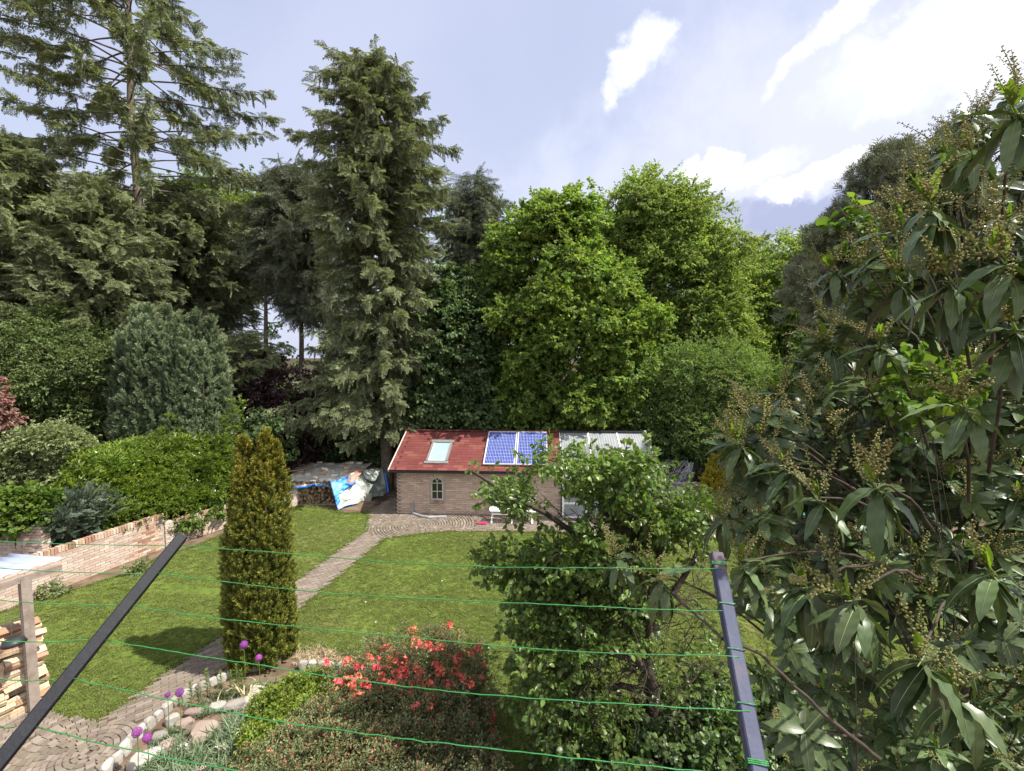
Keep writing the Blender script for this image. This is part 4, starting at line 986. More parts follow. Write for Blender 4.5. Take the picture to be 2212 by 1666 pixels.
# ================================================================== tree builders
def interp_rows(rows, y):
    ys = [r[0] for r in rows]; return [float(np.interp(y, ys, [r[k] for r in rows])) for k in range(1, len(rows[0]))]
def limb(mb, p, q, r0, r1, n=6, wob=.06, seg=6, tint=.5, sag=0):
    L = (q-p).length; pts = [p.lerp(q, i/seg)+Vector((random.gauss(0, 1), random.gauss(0, 1), random.gauss(0, 1)))*wob*L/seg*(0 < i < seg)+Vector((0, 0, -sag*L*math.sin(math.pi*i/seg))) for i in range(seg+1)]
    mb.tube(pts, [r0+(r1-r0)*(i/seg)**.8 for i in range(seg+1)], n, False, 0, tint); return pts
def conifer(label, px, Y, rows, group, ytop, tr=.22, step=.42, nb=6, inner=.22, droop=.35, spacing=.17, sc=.8, hang=.5, ybase=None, kind='spruce_tree', cat='spruce tree', grpname=None, lean=0, gapfn=None, up=.15, hgroup=None):
    base = Vector((at(px, 900, Y).x, Y, 0)); zt_ = at(px, ytop, Y).z; zb = max(.4, at(px, rows[-1][0], Y).z)
    scale = Y/F/.985; root = thing(kind, label, cat, tuple(base), 0, grpname)
    tm = MB(); n = 14; pts = [base+Vector((lean*(i/n)+.05*math.sin(i*1.3), .05*math.cos(i*1.7), zt_*i/n)) for i in range(n+1)]
    tm.tube(pts, [tr*(1-i/n)**.85+.012 for i in range(n+1)], 10, False)
    P, D, S = [], [], []; HP, HD, HS_ = [], [], []
    zpx = lambda z: float(np.interp(z, ZS, YS)); YS = [ytop]+[r[0] for r in rows]; pairs = sorted((at(px, y, Y).z, y) for y in set(YS)); ZS = [a for a, b in pairs]; YS = [b for a, b in pairs]
    z = zt_-.15; ph = 0
    while z > zb:
        y = zpx(z); rl, rr_ = interp_rows(rows, y); t0 = pts[min(n, max(0, int(z/zt_*n)))]
        for b in range(nb):
            ph += 2*math.pi/nb+random.gauss(0, .25); a = ph; c = math.cos(a); rad = (rr_*(1+c)+rl*(1-c))/2*scale*random.uniform(.62, 1.12)
            if gapfn and gapfn(y, c): rad *= random.uniform(.3, .5)
            o = Vector((t0.x, t0.y, z+random.uniform(-.15, .15))); rd = Vector((math.cos(a), math.sin(a), 0)); lat = Vector((-rd.y, rd.x, 0)); fz = (z-zb)/(zt_-zb)
            k = droop*(1.1-.6*fz); cu = lambda t: o+rd*rad*t+Vector((0, 0, rad*(up*t-k*t*t+k*.45*t**4)))
            seg = 6; tm.tube([cu(i/seg) for i in range(seg+1)], [max(.008, .035*(1-i/seg)*min(1, rad/2.2)+.006) for i in range(seg+1)], 4, False)
            m = max(2, int(rad*(1-inner)/spacing))
            for i in range(m):
                t = inner+(1-inner)*(i+random.random())/m; p = cu(t)
                for s in (-1, 1):
                    ang = random.uniform(.35, 1.0)*(1-.5*t); d = rd*math.cos(ang)+lat*s*math.sin(ang)+Vector((0, 0, -.25*hang+.1*random.random())); P.append(p); D.append(d); S.append(sc*random.uniform(.5, 1.0)*(.75+.35*(1-t)) if rad > .8 else sc*.6*random.uniform(.5, 1))
                if random.random() < hang: HP.append(p); HD.append(Vector((random.gauss(0, .18), random.gauss(0, .18), -1))+rd*.15); HS_.append(sc*random.uniform(.45, .95))
            P.append(cu(1)); D.append(rd+Vector((0, 0, .15))); S.append(sc*.6)
        z -= step*random.uniform(.8, 1.2)
    P.append(Vector((pts[-1].x, pts[-1].y, zt_-.3))); D.append(Vector((0, 0, 1))); S.append(sc*.8)
    tm.build('trunk', M_bark, root, smooth=True)
    D = np.array([tuple(q) for q in D])+RNG.normal(size=(len(P), 3))*.28; P = np.array([tuple(q) for q in P])+RNG.normal(size=(len(P), 3))*.07; U = RNG.normal(size=(len(P), 3))*.55+np.array([0, 0, 1]); scatter('crown', P, D, U, S, group, root)
    if HP: scatter('hanging_twigs', HP, HD, RNG.normal(size=(len(HP), 3)), HS_, hgroup or group, root)
    return root
def clump_points(C, Rr, per, flat=.75, drp=.3, outer=.45):
    C = np.asarray(C).reshape(-1, 3); P = []; D = []
    for c, r in zip(C, Rr):
        n = int(per*random.uniform(.7, 1.3)); u = rdir(n, .25); k = RNG.uniform(outer, 1, n)[:, None]**.6; p = c+u*k*r*np.array([1, 1, flat]); P.append(p); D.append(u*.9+RNG.normal(size=(n, 3))*.45+np.array([0, 0, -drp]))
    return np.concatenate(P), np.concatenate(D)
def leafy_tree(kind, label, cat, rows, Y, group, ncl, cr, per, px_trunk, sc=1.0, depth=.8, front=.7, tr=.16, inner=.45, flat=.6, drp=.3, grpname=None, limbs=26, bark=None, zmin=.4, skipfn=None, usc=.35):
    base = Vector((at(px_trunk, 900, Y).x, Y, 0)); root = thing(kind, label, cat, tuple(base), 0, grpname); scale = Y/F/.985
    C, Rr = [], []; ws = [r[2]-r[1] for r in rows]; y0, y1 = rows[0][0], rows[-1][0]
    while len(C) < ncl:
        y = random.uniform(y0, y1); l, r = interp_rows(rows, y)
        if random.random() > (r-l)/max(ws): continue
        xc = (l+r)/2; rx = (r-l)/2*scale; a = random.random()*2*math.pi
        if math.sin(a) > 0 and random.random() < front: a = -a
        k = random.uniform(inner, 1)**.7; r_ = cr*random.uniform(.65, 1.25); p = at(xc, y, Y); rx2 = max(rx*(1+.35*MN.noise(Vector((math.cos(a)*1.6, p.z*.55, xc))))-r_*.5, .05)
        c = Vector((p.x+rx2*k*math.cos(a), Y+rx2*depth*k*math.sin(a), p.z))
        if c.z < zmin or (skipfn and skipfn(c)): continue
        C.append(tuple(c)); Rr.append(r_)
    P, D = clump_points(C, Rr, per, flat, drp)
    U = RNG.normal(size=(len(P), 3))*usc+np.array([0, 0, 1.0]); scatter('crown', P, D, U, sc*RNG.uniform(.7, 1.25, len(P)), group, root)
    m = MB(); ztop = at(px_trunk, y0, Y).z; tp = [base+Vector((.15*math.sin(i*.9), .1*math.cos(i), ztop*.8*i/8)) for i in range(9)]
    m.tube(tp, [tr*(1-i/9.5) for i in range(9)], 9, False)
    for c in random.sample(C, min(limbs, len(C))):
        c = Vector(c); k = min(8, max(1, int((c.z*.62)/(ztop*.8)*8))); limb(m, tp[k], c, tr*.35*(1-k/10), .012, 5, .12)
    m.build('trunk', bark or M_bark, root, smooth=True); return root
def mass(kind, label, cat, poly, Yf, depth, ncl, cr, per, group, sc=1.0, flat=.7, drp=.1, part='foliage', stems=None, objkind=None, grpname=None, zmin=.05, up=(0, 0, 1), extra=None, outer=.45):
    xs_ = [p[0] for p in poly]; ys_ = [p[1] for p in poly]; C = []; Rr = []
    while len(C) < ncl:
        x, y = random.uniform(min(xs_), max(xs_)), random.uniform(min(ys_), max(ys_))
        if not inpoly(x, y, poly): continue
        Y = (Yf(x, y) if callable(Yf) else Yf)+random.uniform(0, depth); p = at(x, y, Y); p.z = max(p.z, zmin); C.append(tuple(p)); Rr.append(cr*random.uniform(.6, 1.3))
    P, D = clump_points(C, Rr, per, flat, drp, outer); P[:, 2] = np.maximum(P[:, 2], .02)
    cx = sum(c[0] for c in C)/len(C); cy = sum(c[1] for c in C)/len(C)
    U = RNG.normal(size=(len(P), 3))*.4+np.array(up)
    if objkind: 
        o = scatter(kind, P, D, U, sc*RNG.uniform(.7, 1.25, len(P)), group); tag(o, kind=objkind); return o, C
    root = thing(kind, label, cat, (cx, cy, 0), 0, grpname); scatter(part, P, D, U, sc*RNG.uniform(.7, 1.25, len(P)), group, root)
    if stems:
        m = MB()
        for c in random.sample(C, min(stems[0], len(C))):
            c = Vector(c); b = Vector((cx+(c.x-cx)*stems[2]+random.gauss(0, .04), cy+(c.y-cy)*stems[2]+random.gauss(0, .04), 0)); limb(m, b, c, stems[1], stems[1]*.3, 5, .15)
        m.build('stem', stems[3] if len(stems) > 3 else M_twig, root, smooth=True)
    return root, C

# ------------------------------------------------------------------ big conifers
conifer('very tall spruce at upper left with bare visible trunk and long spreading branches', 322, 20.0,
        [(-260, 20, 20), (-120, 150, 110), (-20, 250, 90), (60, 290, 125), (120, 330, 200), (165, 290, 240), (205, 170, 255), (250, 180, 280), (300, 280, 265), (340, 220, 230), (400, 150, 190), (480, 110, 120), (560, 100, 100)],
        g_spruce, -260, .27, .60, 6, .44, .34, .145, .74, .6, up=.22, hgroup=g_hang)
conifer('tall dense dark spruce left of centre with drooping curtains of twigs', 832, 18.0,
        [(128, 60, 45), (155, 115, 60), (200, 100, 100), (270, 180, 140), (330, 150, 150), (420, 150, 155), (500, 140, 135), (600, 135, 135), (700, 150, 115), (790, 160, 90), (850, 225, 60), (930, 120, 50)],
        g_spruce, 126, .24, .34, 7, .14, .46, .115, .60, 1.2, up=.12, hgroup=g_hang)
conifer('broad sunlit spruce at the far left edge, lower than the tallest one', 50, 17.0, [(290, 20, 20), (340, 80, 80), (430, 120, 150), (520, 140, 170), (620, 150, 160), (760, 150, 140)], g_spruce, 285, .18, .30, 8, .14, .38, .115, .58, .6, up=.2)
conifer('mid-height spruce with pale tips standing in front of the tallest trunk', 225, 17.3, [(385, 20, 20), (440, 65, 70), (520, 100, 110), (620, 130, 135), (720, 140, 120), (840, 130, 100)], g_spruce, 378, .17, .28, 8, .14, .38, .115, .56, .6, up=.2)
conifer('bushy spruce behind the blue-green yew columns, reaching right towards the sky gap', 420, 22.0, [(405, 20, 20), (450, 80, 100), (520, 120, 160), (590, 140, 205), (640, 120, 190), (700, 100, 90), (800, 90, 70)], g_spruce, 400, .2, .32, 8, .14, .36, .13, .68, .6, up=.2)
conifer('low light-tipped conifer branches reaching out right of the blue-green yews', 500, 17.6, [(735, 10, 80), (760, 15, 150), (790, 15, 120), (830, 10, 50)], g_spruce, 720, .07, .30, 7, .1, .2, .16, .65, .4)
conifer('grey-green larch with thin drooping twigs between the two tall spruces', 655, 22.0, [(360, 20, 30), (410, 70, 70), (480, 100, 80), (560, 100, 80), (620, 60, 60), (680, 20, 60)], g_larch, 355, .15, .34, 7, .1, .45, .16, 1.15, .95, kind='larch_tree', cat='larch tree')
conifer('thin brownish pine top showing behind the dense spruce and the maple', 1035, 25.0, [(380, 25, 25), (430, 60, 50), (500, 80, 60), (580, 80, 60), (680, 70, 50)], g_larch, 378, .14, .36, 7, .1, .2, .18, 1.0, .6, kind='pine_tree', cat='pine tree')
conifer('small dark far conifer in the dip of the tree line on the right', 1606, 40.0, [(525, 20, 20), (560, 40, 40), (620, 60, 60), (700, 70, 70)], g_spruce, 522, .25, .6, 7, .1, .2, .35, 1.6, .5, kind='fir_tree', cat='fir tree')
# bare dark trunks in the sky gap
for (px_, y1_, lab) in ((706, 430, 'slim dark bare trunk right of the sky gap beneath the larch'), (566, 560, 'thin leaning dark trunk standing in the sky gap')):
    b = Vector((at(px_, 900, 21).x, 21.0, 0)); root = thing('bare_trunk', lab, 'tree trunk', tuple(b)); m = MB(); tp = at(px_+8, y1_, 21.0); m.tube([b, b.lerp(tp, .5)+Vector((.05, 0, 0)), tp], [.14, .11, .05], 7, False)
    for k in range(24): p = b.lerp(tp, random.uniform(.45, .95)); limb(m, p, p+Vector((random.uniform(-1.3, 1.3), random.uniform(-1, 1), random.uniform(-.1, .6))), .03, .008, 4, .2)
    m.build('trunk', M_bark, root, smooth=True)

# ------------------------------------------------------------------ broadleaf trees
leafy_tree('maple_tree', 'big bright green maple directly behind the shed and solar panels', 'maple tree', [(425, 1165, 1230), (455, 1125, 1280), (500, 1075, 1305), (550, 1060, 1330), (610, 1030, 1385), (680, 1030, 1425), (760, 1050, 1415), (850, 1040, 1380), (940, 1050, 1330)], 19.6, g_maple, 250, .60, 34, 1200, 1.0, .8)
leafy_tree('hazel_tree', 'tall light green tree rising behind the right side of the bright maple', 'tree', [(385, 1395, 1435), (425, 1310, 1465), (470, 1285, 1540), (530, 1305, 1565), (600, 1340, 1590), (700, 1380, 1610), (780, 1400, 1640), (850, 1420, 1600)], 24, g_light, 190, .8, 38, 1420, 1.2)
leafy_tree('robinia_tree', 'pale green tree right of the dip in the tree line, half behind the laurel', 'tree', [(530, 1670, 1760), (560, 1630, 1850), (600, 1590, 1900), (680, 1560, 1900), (760, 1560, 1880), (850, 1600, 1860)], 26, g_light, 130, 1.05, 40, 1720, 1.2)
leafy_tree('lime_tree', 'bright green tree top behind the spruces left of the larch', 'tree', [(398, 420, 500), (430, 390, 560), (480, 380, 600), (560, 400, 620), (620, 440, 560), (680, 430, 520)], 27, g_light, 60, 1.0, 36, 480, 1.3)
leafy_tree('sycamore_tree', 'dark shaded sycamore between the dense spruce and the bright maple', 'sycamore tree', [(590, 930, 1000), (640, 890, 1040), (720, 870, 1080), (800, 870, 1090), (880, 860, 1100), (960, 870, 1090)], 18.8, g_dark, 90, .7, 26, 985, 1.0, .6)
leafy_tree('hornbeam_tree', 'fresh green layered hornbeam behind the greenhouse end of the shed', 'hornbeam tree', [(765, 1440, 1600), (800, 1390, 1680), (850, 1355, 1730), (900, 1345, 1740), (950, 1370, 1700), (1010, 1420, 1520)], 18.8, g_horn, 120, .62, 40, 1480, 1.0, .5)
leafy_tree('beech_tree', 'shady light-tipped beech below the spruces at the far left', 'beech tree', [(690, 40, 150), (730, -30, 230), (770, -80, 270), (820, -80, 290), (880, -80, 290), (960, -60, 280)], 15.8, g_beech, 120, .5, 40, 110, 1.0, .55)
leafy_tree('copper_beech', 'dark purple-leaved small tree behind the golden yew', 'beech tree', [(785, 560, 650), (820, 510, 690), (880, 505, 720), (950, 515, 700), (990, 540, 680)], 18.2, g_purple, 60, .5, 34, 600, 1.0, .6)
leafy_tree('red_maple', 'red-leaved maple just entering the view at the left edge', 'maple tree', [(835, -90, -35), (860, -110, -8), (910, -110, 0), (945, -100, -20)], 12.5, g_red, 26, .35, 28, -40, 1.0, .8)
m_, _ = mass('pine_tree', 'dark broad-topped pine behind the upper right laurel branches', 'pine tree', [(1700, 640), (1745, 560), (1800, 470), (1850, 390), (1900, 345), (1985, 318), (2060, 330), (2120, 420), (2080, 560), (1900, 660), (1760, 700)], 13, 2.0, 150, .50, 46, g_pine, 1.0, .6, -.5, 'crown', (10, .05, .1, M_bark))
# ------------------------------------------------------------------ the far wood
top = [(-200, 430), (100, 400), (380, 430), (440, 405), (560, 400), (700, 440), (1000, 480), (1300, 480), (1590, 560), (1700, 540), (1900, 480), (2400, 440)]
polyb = top+[(2400, 1010), (-200, 1010)]; gap = [(520, 640), (560, 615), (640, 610), (680, 625), (670, 705), (600, 715), (515, 715)]
xs_ = []; C = []
while len(C) < 620:
    x, y = random.uniform(-200, 2400), random.uniform(400, 1010)
    if not inpoly(x, y, polyb): continue
    Y = random.uniform(27, 36)
    if inpoly(x, y, [(a+(30 if a > 600 else -30), b+(25 if b > 660 else -25)) for a, b in gap]): continue
    C.append(tuple(at(x, y, Y)))
C = [c if c[2] > .6 else (c[0], c[1], random.uniform(.6, 2.5)) for c in C]
P, D = clump_points(C, [1.2]*len(C), 10, .8, .2, .1); tag(scatter('far_wood', P, D, RNG.normal(size=(len(P), 3))*.5+np.array([0, 0, 1]), RNG.uniform(.8, 1.4, len(P)), g_back), kind='stuff')
mass('undergrowth', None, None, [(600, 860), (900, 900), (1340, 920), (1560, 960), (1760, 940), (1760, 1040), (1560, 1045), (1500, 1000), (840, 1010), (600, 1000)], 18.9, 1.2, 170, .5, 22, g_dark, .85, .8, .2, objkind='stuff')
mass('undergrowth', None, None, [(600, 960), (880, 960), (880, 1012), (600, 1004)], 18.6, .3, 50, .35, 18, g_dark, .7, .8, .2, objkind='stuff')
mass('undergrowth', None, None, [(-60, 860), (260, 900), (520, 930), (620, 900), (620, 990), (-60, 1000)], 15.5, 2.2, 90, .5, 22, g_dark, .85, .8, .2, objkind='stuff')

# ------------------------------------------------------------------ columnar conifers
def column(kind, label, cat, lobes, group, n, sc, part='foliage', outb=.55, lumpf=9, lumpa=.35, group2=None, zsplit=9):
    """lobes: (x, y, radius, z0, z1)"""
    P, D, S = [], [], []; tot = sum(l[2]*(l[4]-l[3]) for l in lobes)
    for (x, y, r, z0, z1) in lobes:
        k = int(n*r*(z1-z0)/tot); t = RNG.uniform(0, 1, k)**.95; a = RNG.uniform(0, 2*math.pi, k); prof = np.where(t > .78, np.clip(1-((t-.78)/.22), 0, 1)**.85*.95+.03, 1)*np.where(t < .08, .8+t*2.5, 1)
        hz = z0+(z1-z0)*t; lump = np.array([MN.fractal(Vector((x*7+math.cos(q)*r*lumpf, y*7+math.sin(q)*r*lumpf, zz*lumpf*.32)), .8, 2, 2) for q, zz in zip(a, hz)])
        ok = lump > -.42; rr_ = r*prof*(1+lumpa*lump)*RNG.uniform(.80, 1.04, k)
        t, a, rr_ = t[ok], a[ok], rr_[ok]; k = len(t)
        P.append(np.stack([x+rr_*np.cos(a), y+rr_*np.sin(a), z0+(z1-z0)*t], 1)); D.append(np.stack([np.cos(a)*outb, np.sin(a)*outb, np.full(k, 1.0)], 1)+RNG.normal(size=(k, 3))*.28)
    P = np.concatenate(P); D = np.concatenate(D); cx = sum(l[0] for l in lobes)/len(lobes); cy = sum(l[1] for l in lobes)/len(lobes)
    root = thing(kind, label, cat, (cx, cy, 0)); top_ = P[:, 2]+RNG.normal(size=len(P))*.45 > zsplit
    scatter(part, P[~top_], D[~top_], RNG.normal(size=((~top_).sum(), 3)), sc*RNG.uniform(.7, 1.25, (~top_).sum()), group, root)
    if group2: scatter('golden_tips', P[top_], D[top_], RNG.normal(size=(top_.sum(), 3)), sc*RNG.uniform(.7, 1.25, top_.sum()), group2, root)
    m = MB()
    for (x, y, r, z0, z1) in lobes: m.tube([(cx+(x-cx)*.3, cy+(y-cy)*.3, 0), (x, y, z1*.4), (x, y, z1*.93)], [r*.35, r*.25, .01], 5, False)
    m.build('trunk', M_twig, root, smooth=True); return root
yb = gnd(570, 1422); ys_ = (yb.y)/F/.985
lob = []
for (px_, py_, dy, r) in [(532, 950, -.05, .17), (592, 936, 0, .17), (612, 958, .1, .15), (560, 988, .1, .16), (575, 1004, -.2, .15), (545, 1018, -.25, .15), (603, 1012, -.22, .15), (515, 1020, .05, .15), (502, 1085, -.02, .15), (518, 1100, -.26, .15), (622, 1090, -.05, .15), (612, 1120, -.28, .14), (585, 1090, -.36, .15), (550, 1110, -.38, .15), (530, 1190, -.36, .14), (598, 1200, -.38, .14), (497, 1180, -.1, .14), (627, 1200, .05, .13), (570, 1170, -.42, .14), (560, 995, .3, .15), (590, 1010, .3, .15)]:
    lob.append((at(560+(px_-561)*.76, 1200, yb.y).x, yb.y+dy, r, .04, at(px_, py_, yb.y+dy).z))
column('golden_yew', 'tall narrow golden-green columnar yew standing beside the paved path', 'yew', lob, g_yew, 10500, 1.0, lumpf=5.5, lumpa=.5, group2=grp('yew_tip', [plume('yew_tip', leafmat('golden_yew_tips', (.10, .115, .018), (.31, .28, .035), .15, .55, .25, .25, .012), 30, .10, .042, .016, 1.0) for _ in range(1)]), zsplit=2.9)
bb_ = 15.5; lob = []
for (px_, py_, dy, r) in ((305, 690, 0, .26), (325, 672, -.3, .26), (345, 664, -.2, .25), (365, 668, .1, .26), (290, 720, -.2, .26), (278, 770, .1, .24), (268, 830, 0, .22), (305, 730, -.55, .25), (330, 715, -.7, .24), (355, 690, -.65, .24), (375, 700, -.4, .22), (282, 800, -.4, .24), (315, 860, -.8, .22), (345, 880, -.85, .22), (295, 870, -.65, .22)):
    lob.append((at(px_, 900, bb_).x, bb_+dy*1.1, r*.93, .2, at(px_, py_, bb_+dy).z))
column('blue_yew', 'blue-green upright yew with rounded top, the left of the pair behind the hedge', 'yew', lob, g_bluec, 6500, 1.05, outb=.5, lumpf=3.6, lumpa=.55)
lob = []
for (px_, py_, dy, r) in ((400, 705, 0, .25), (420, 690, -.3, .25), (440, 682, -.1, .25), (462, 692, .1, .24), (478, 740, 0, .24), (490, 820, -.1, .22), (410, 735, -.6, .24), (440, 715, -.65, .24), (466, 750, -.5, .23), (385, 770, -.6, .22), (395, 860, -.8, .22), (425, 850, -.85, .22), (455, 860, -.8, .22), (482, 880, -.5, .22), (375, 830, -.75, .2)):
    lob.append((at(px_, 900, bb_).x, bb_+dy*1.1, r*.93, .2, at(px_, py_, bb_+dy).z))
column('blue_yew', 'blue-green upright yew with rounded top, the right of the pair behind the hedge', 'yew', lob, g_bluec, 6500, 1.05, outb=.5, lumpf=3.6, lumpa=.55)
gy = gnd(1555, 1110); lob = [(at(px_, 1050, gy.y).x, gy.y+dy, .22, .05, at(px_, py_, gy.y+dy).z) for (px_, py_, dy) in ((1545, 992, 0), (1568, 985, .1), (1590, 1000, -.1), (1535, 1020, -.1), (1612, 1015, .1), (1560, 1010, -.2))]
column('golden_conifer', 'small bright golden conifer seen through leaves right of the greenhouse', 'conifer', lob, g_gold, 3200, 1.0)

# ------------------------------------------------------------------ shrubs behind the left wall
def wallY(px_, py_, off=.5):
    return float(np.interp(px_, [-100, 81, 364, 488, 620], [W0.y-1.5, W0.y, W1.y, W2.y, 17.5]))+off+max(0, (1100-py_)*.006)
mass('laurel_hedge', 'glossy bright green laurel hedge hanging over the left brick wall', 'hedge', [(235, 1150), (225, 1050), (250, 1000), (330, 965), (420, 955), (520, 965), (530, 1060), (480, 1085), (440, 1110), (360, 1130), (300, 1150)], lambda x, y: wallY(x, y, .15), .7, 330, .27, 40, g_hedge, .9, .8, -.35, zmin=1.05)
mass('laurel_hedge', 'yellow-green laurel hedge top, left of the glossy hedge over the wall', 'hedge', [(150, 1060), (190, 1005), (260, 985), (300, 975), (290, 1040), (230, 1090), (170, 1090)], lambda x, y: wallY(x, y, .4), .6, 130, .28, 38, g_hedge, .9, .8, -.5, zmin=1.0)
mass('pale_shrub', 'pale grey-green spreading shrub behind the wall at the left', 'shrub', [(-60, 1000), (20, 965), (70, 950), (160, 938), (165, 960), (210, 990), (180, 1030), (100, 1060), (-60, 1060)], 12.2, 1.0, 150, .28, 34, g_vib, 1.0, .5, 0, stems=(14, .03, .2))
mass('vine_shrub', 'broad-leaved bright green bush hanging over the taller wall at the left edge', 'shrub', [(-60, 1075), (50, 1070), (105, 1080), (90, 1110), (65, 1130), (20, 1140), (-60, 1140)], lambda x, y: TW.y-.1, .5, 80, .18, 14, g_vine, .72, .6, .1, stems=(8, .02, .4))
mass('juniper_bush', 'grey-green juniper with bare leaning stems behind the low brick wall', 'juniper', [(118, 1125), (150, 1090), (205, 1070), (250, 1080), (255, 1120), (240, 1140), (170, 1150), (125, 1165)], lambda x, y: wallY(x, y, .15), .4, 90, .14, 16, g_junip, .62, .8, -.5, stems=(30, .018, .35, M_post))
mass('wall_vine', 'leafy green vine climbing the brick wall beyond the pier', 'vine', [(375, 1130), (400, 1105), (440, 1108), (485, 1085), (490, 1105), (440, 1130), (415, 1150), (385, 1148)], lambda x, y: wallY(x, y, -.15), .08, 24, .08, 7, g_vine, .5, .7, .2, stems=(10, .008, .5))
mass('blossom_shrub', 'shrub with pale pink blossom showing just above the golden yew', 'shrub', [(520, 950), (545, 925), (600, 922), (620, 945), (610, 990), (520, 1000)], 16.4, .4, 30, .22, 18, g_vib, .8, stems=(8, .02, .3))
fl = MB()
for _ in range(26):
    a = random.random()*6.28; leaf(fl, Vector((0, 0, 0)), Vector((math.cos(a), math.sin(a), random.uniform(.1, 1))), Vector((0, 0, 1)), .05, .04, random.random())
flm = fl.mesh('blossom', L_pinkf)
o_ = bpy.data.objects['blossom_shrub']
for _ in range(26):
    p = at(random.uniform(522, 612), random.uniform(922, 952), 16.3); link('blossom', flm, o_, T(p.x, p.y, p.z, random.random()*6) @ Matrix.Scale(random.uniform(1, 1.8), 4))
mass('laurel_shoots', 'taller shoots of laurel in front of the blue-green yew pair', 'shrub', [(330, 970), (345, 920), (375, 900), (400, 930), (395, 970), (480, 960), (505, 880), (520, 880), (520, 970)], 13.4, .4, 10, .16, 12, g_hedge, .8, 1, -.6)

# ------------------------------------------------------------------ grass
def lawn_grass(poly, dens, near):
    xy = np.array([(p[0], p[1]) for p in poly]); mn, mx = xy.min(0), np.minimum(xy.max(0), [9.5, 99]); n = int((mx-mn).prod()*dens); p = RNG.uniform(mn, mx, (n, 2)); p = p[inpoly(p[:, 0], p[:, 1], poly)]
    d = np.hypot(p[:, 0], p[:, 1]); px_ = CX+F*p[:, 0]/np.maximum(p[:, 1], .1)
    keep = (RNG.random(len(p)) < np.clip(9/d, .35, 1)) & (px_ < 2500); p = p[keep]
    nzv = np.array([MN.fractal(Vector((x*.55, y*.9, 3)), .8, 2, 3) for x, y in p])
    # the worn strip of an old path and a few thin patches
    a, b = gnd(330, 1268), gnd(520, 1285); t = np.clip((p[:, 0]-a.x)/(b.x-a.x), 0, 1); worn = np.abs(p[:, 1]-(a.y+(b.y-a.y)*t)) < .2+.12*nzv; worn &= (p[:, 0] > a.x-.2) & (p[:, 0] < b.x+1)
    keep = ~(worn & (RNG.random(len(p)) < .75)) & (RNG.random(len(p)) > np.clip((-nzv-.35)*1.0, 0, .35)); p = p[keep]; nzv = nzv[keep]
    z = np.full(len(p), .004); return np.column_stack([p, z]), nzv
for poly in (LAWN_L, LAWN_R):
    P, q = lawn_grass(poly, 700, 1); n = len(P); D = RNG.normal(size=(n, 3))*.12+np.array([0, 0, 1]); U = np.column_stack([RNG.normal(size=(n, 2)), np.zeros(n)])
    tag(scatter('lawn_grass', P, D, U, np.clip(.95+.25*q, .6, 1.3)*RNG.uniform(.6, 1.2, n), g_grass), kind='stuff'); print('grass', n)

def edge_tufts(poly, dens):
    P = []
    for a, b in zip(poly, poly[1:]+poly[:1]):
        l = (b-a).length
        if l > 9 or a.y > 20: continue
        for _ in range(int(l*dens)): q = a.lerp(b, random.random()); P.append((q.x+random.gauss(0, .035), q.y+random.gauss(0, .035), .004))
    n = len(P); tag(scatter('edge_grass', P, RNG.normal(size=(n, 3))*.25+np.array([0, 0, 1]), RNG.normal(size=(n, 3)), RNG.uniform(.7, 1.7, n), g_grass), kind='stuff')
edge_tufts(LAWN_L, 55); edge_tufts(LAWN_R[:9]+LAWN_R[14:], 55)
P = []
for poly, n in ((LAWN_L, 60), (LAWN_R, 150)):
    k = 0
    while k < n:
        x, y = random.uniform(-10, 6), random.uniform(5.5, 15)
        if inpoly(x, y, poly): P.append((x, y, .01)); k += 1
weedm = []
for _ in range(3):
    mb = MB()
    for i in range(9): a = i*2.4; leaf(mb, Vector((0, 0, 0)), Vector((math.cos(a), .35, math.sin(a))), Vector((0, 1, 0)), .07*random.uniform(.6, 1.1), .022, random.random(), 0, .2, .3)
    weedm.append(mb.mesh('weed_rosette', L_grass))
tag(scatter('lawn_weeds', P, RNG.normal(size=(len(P), 3))*.1+np.array([0, 0, 1]), RNG.normal(size=(len(P), 3)), RNG.uniform(.8, 1.7, len(P)), grp('weed_rosette', weedm)), kind='stuff')
# ================================================================== rock garden
ROOTS = {}
def rock_mesh(name, w_, d_, h_, mat, k=3, rough=.18):
    import bmesh
    out = []
    for _ in range(k):
        bm = bmesh.new(); bmesh.ops.create_icosphere(bm, subdivisions=2, radius=1); o = Vector((random.random()*9, random.random()*9, 0))
        for v in bm.verts:
            c = v.co; c = Vector([math.copysign(abs(a)**.55, a) for a in c]); c *= 1+rough*MN.fractal(c*1.2+o, .9, 2, 3); v.co = Vector((c.x*w_/2, c.y*d_/2, c.z*h_/2))
        me = bpy.data.meshes.new(name); bm.to_mesh(me); bm.free(); me.materials.append(mat); me.attributes.new('tint', 'FLOAT', 'POINT'); out.append(me)
    return out
edge_pts = [(232, 1672), (262, 1640), (288, 1604), (316, 1578), (350, 1548), (372, 1530), (398, 1512), (420, 1500), (446, 1486), (470, 1474), (500, 1462), (524, 1452), (546, 1450), (566, 1446), (588, 1440), (612, 1434)]
edging = thing('stone_edging', 'curved edging of pale upright stones between the paved path and rock garden', 'stone edging', tuple(gnd(400, 1510)))
pts = [gnd(*p) for p in edge_pts]; acc = 0
seg = [(a, b) for a, b in zip(pts, pts[1:])]; st_ = []; L = sum((b-a).length for a, b in seg); s = 0
rk = rock_mesh('edging_stone', .20, .13, .26, M_stone, 6, .12)
def pt_at(s):
    for a, b in seg:
        l = (b-a).length
        if s <= l: return a.lerp(b, s/l), b-a
        s -= l
    return seg[-1][1], seg[-1][1]-seg[-1][0]
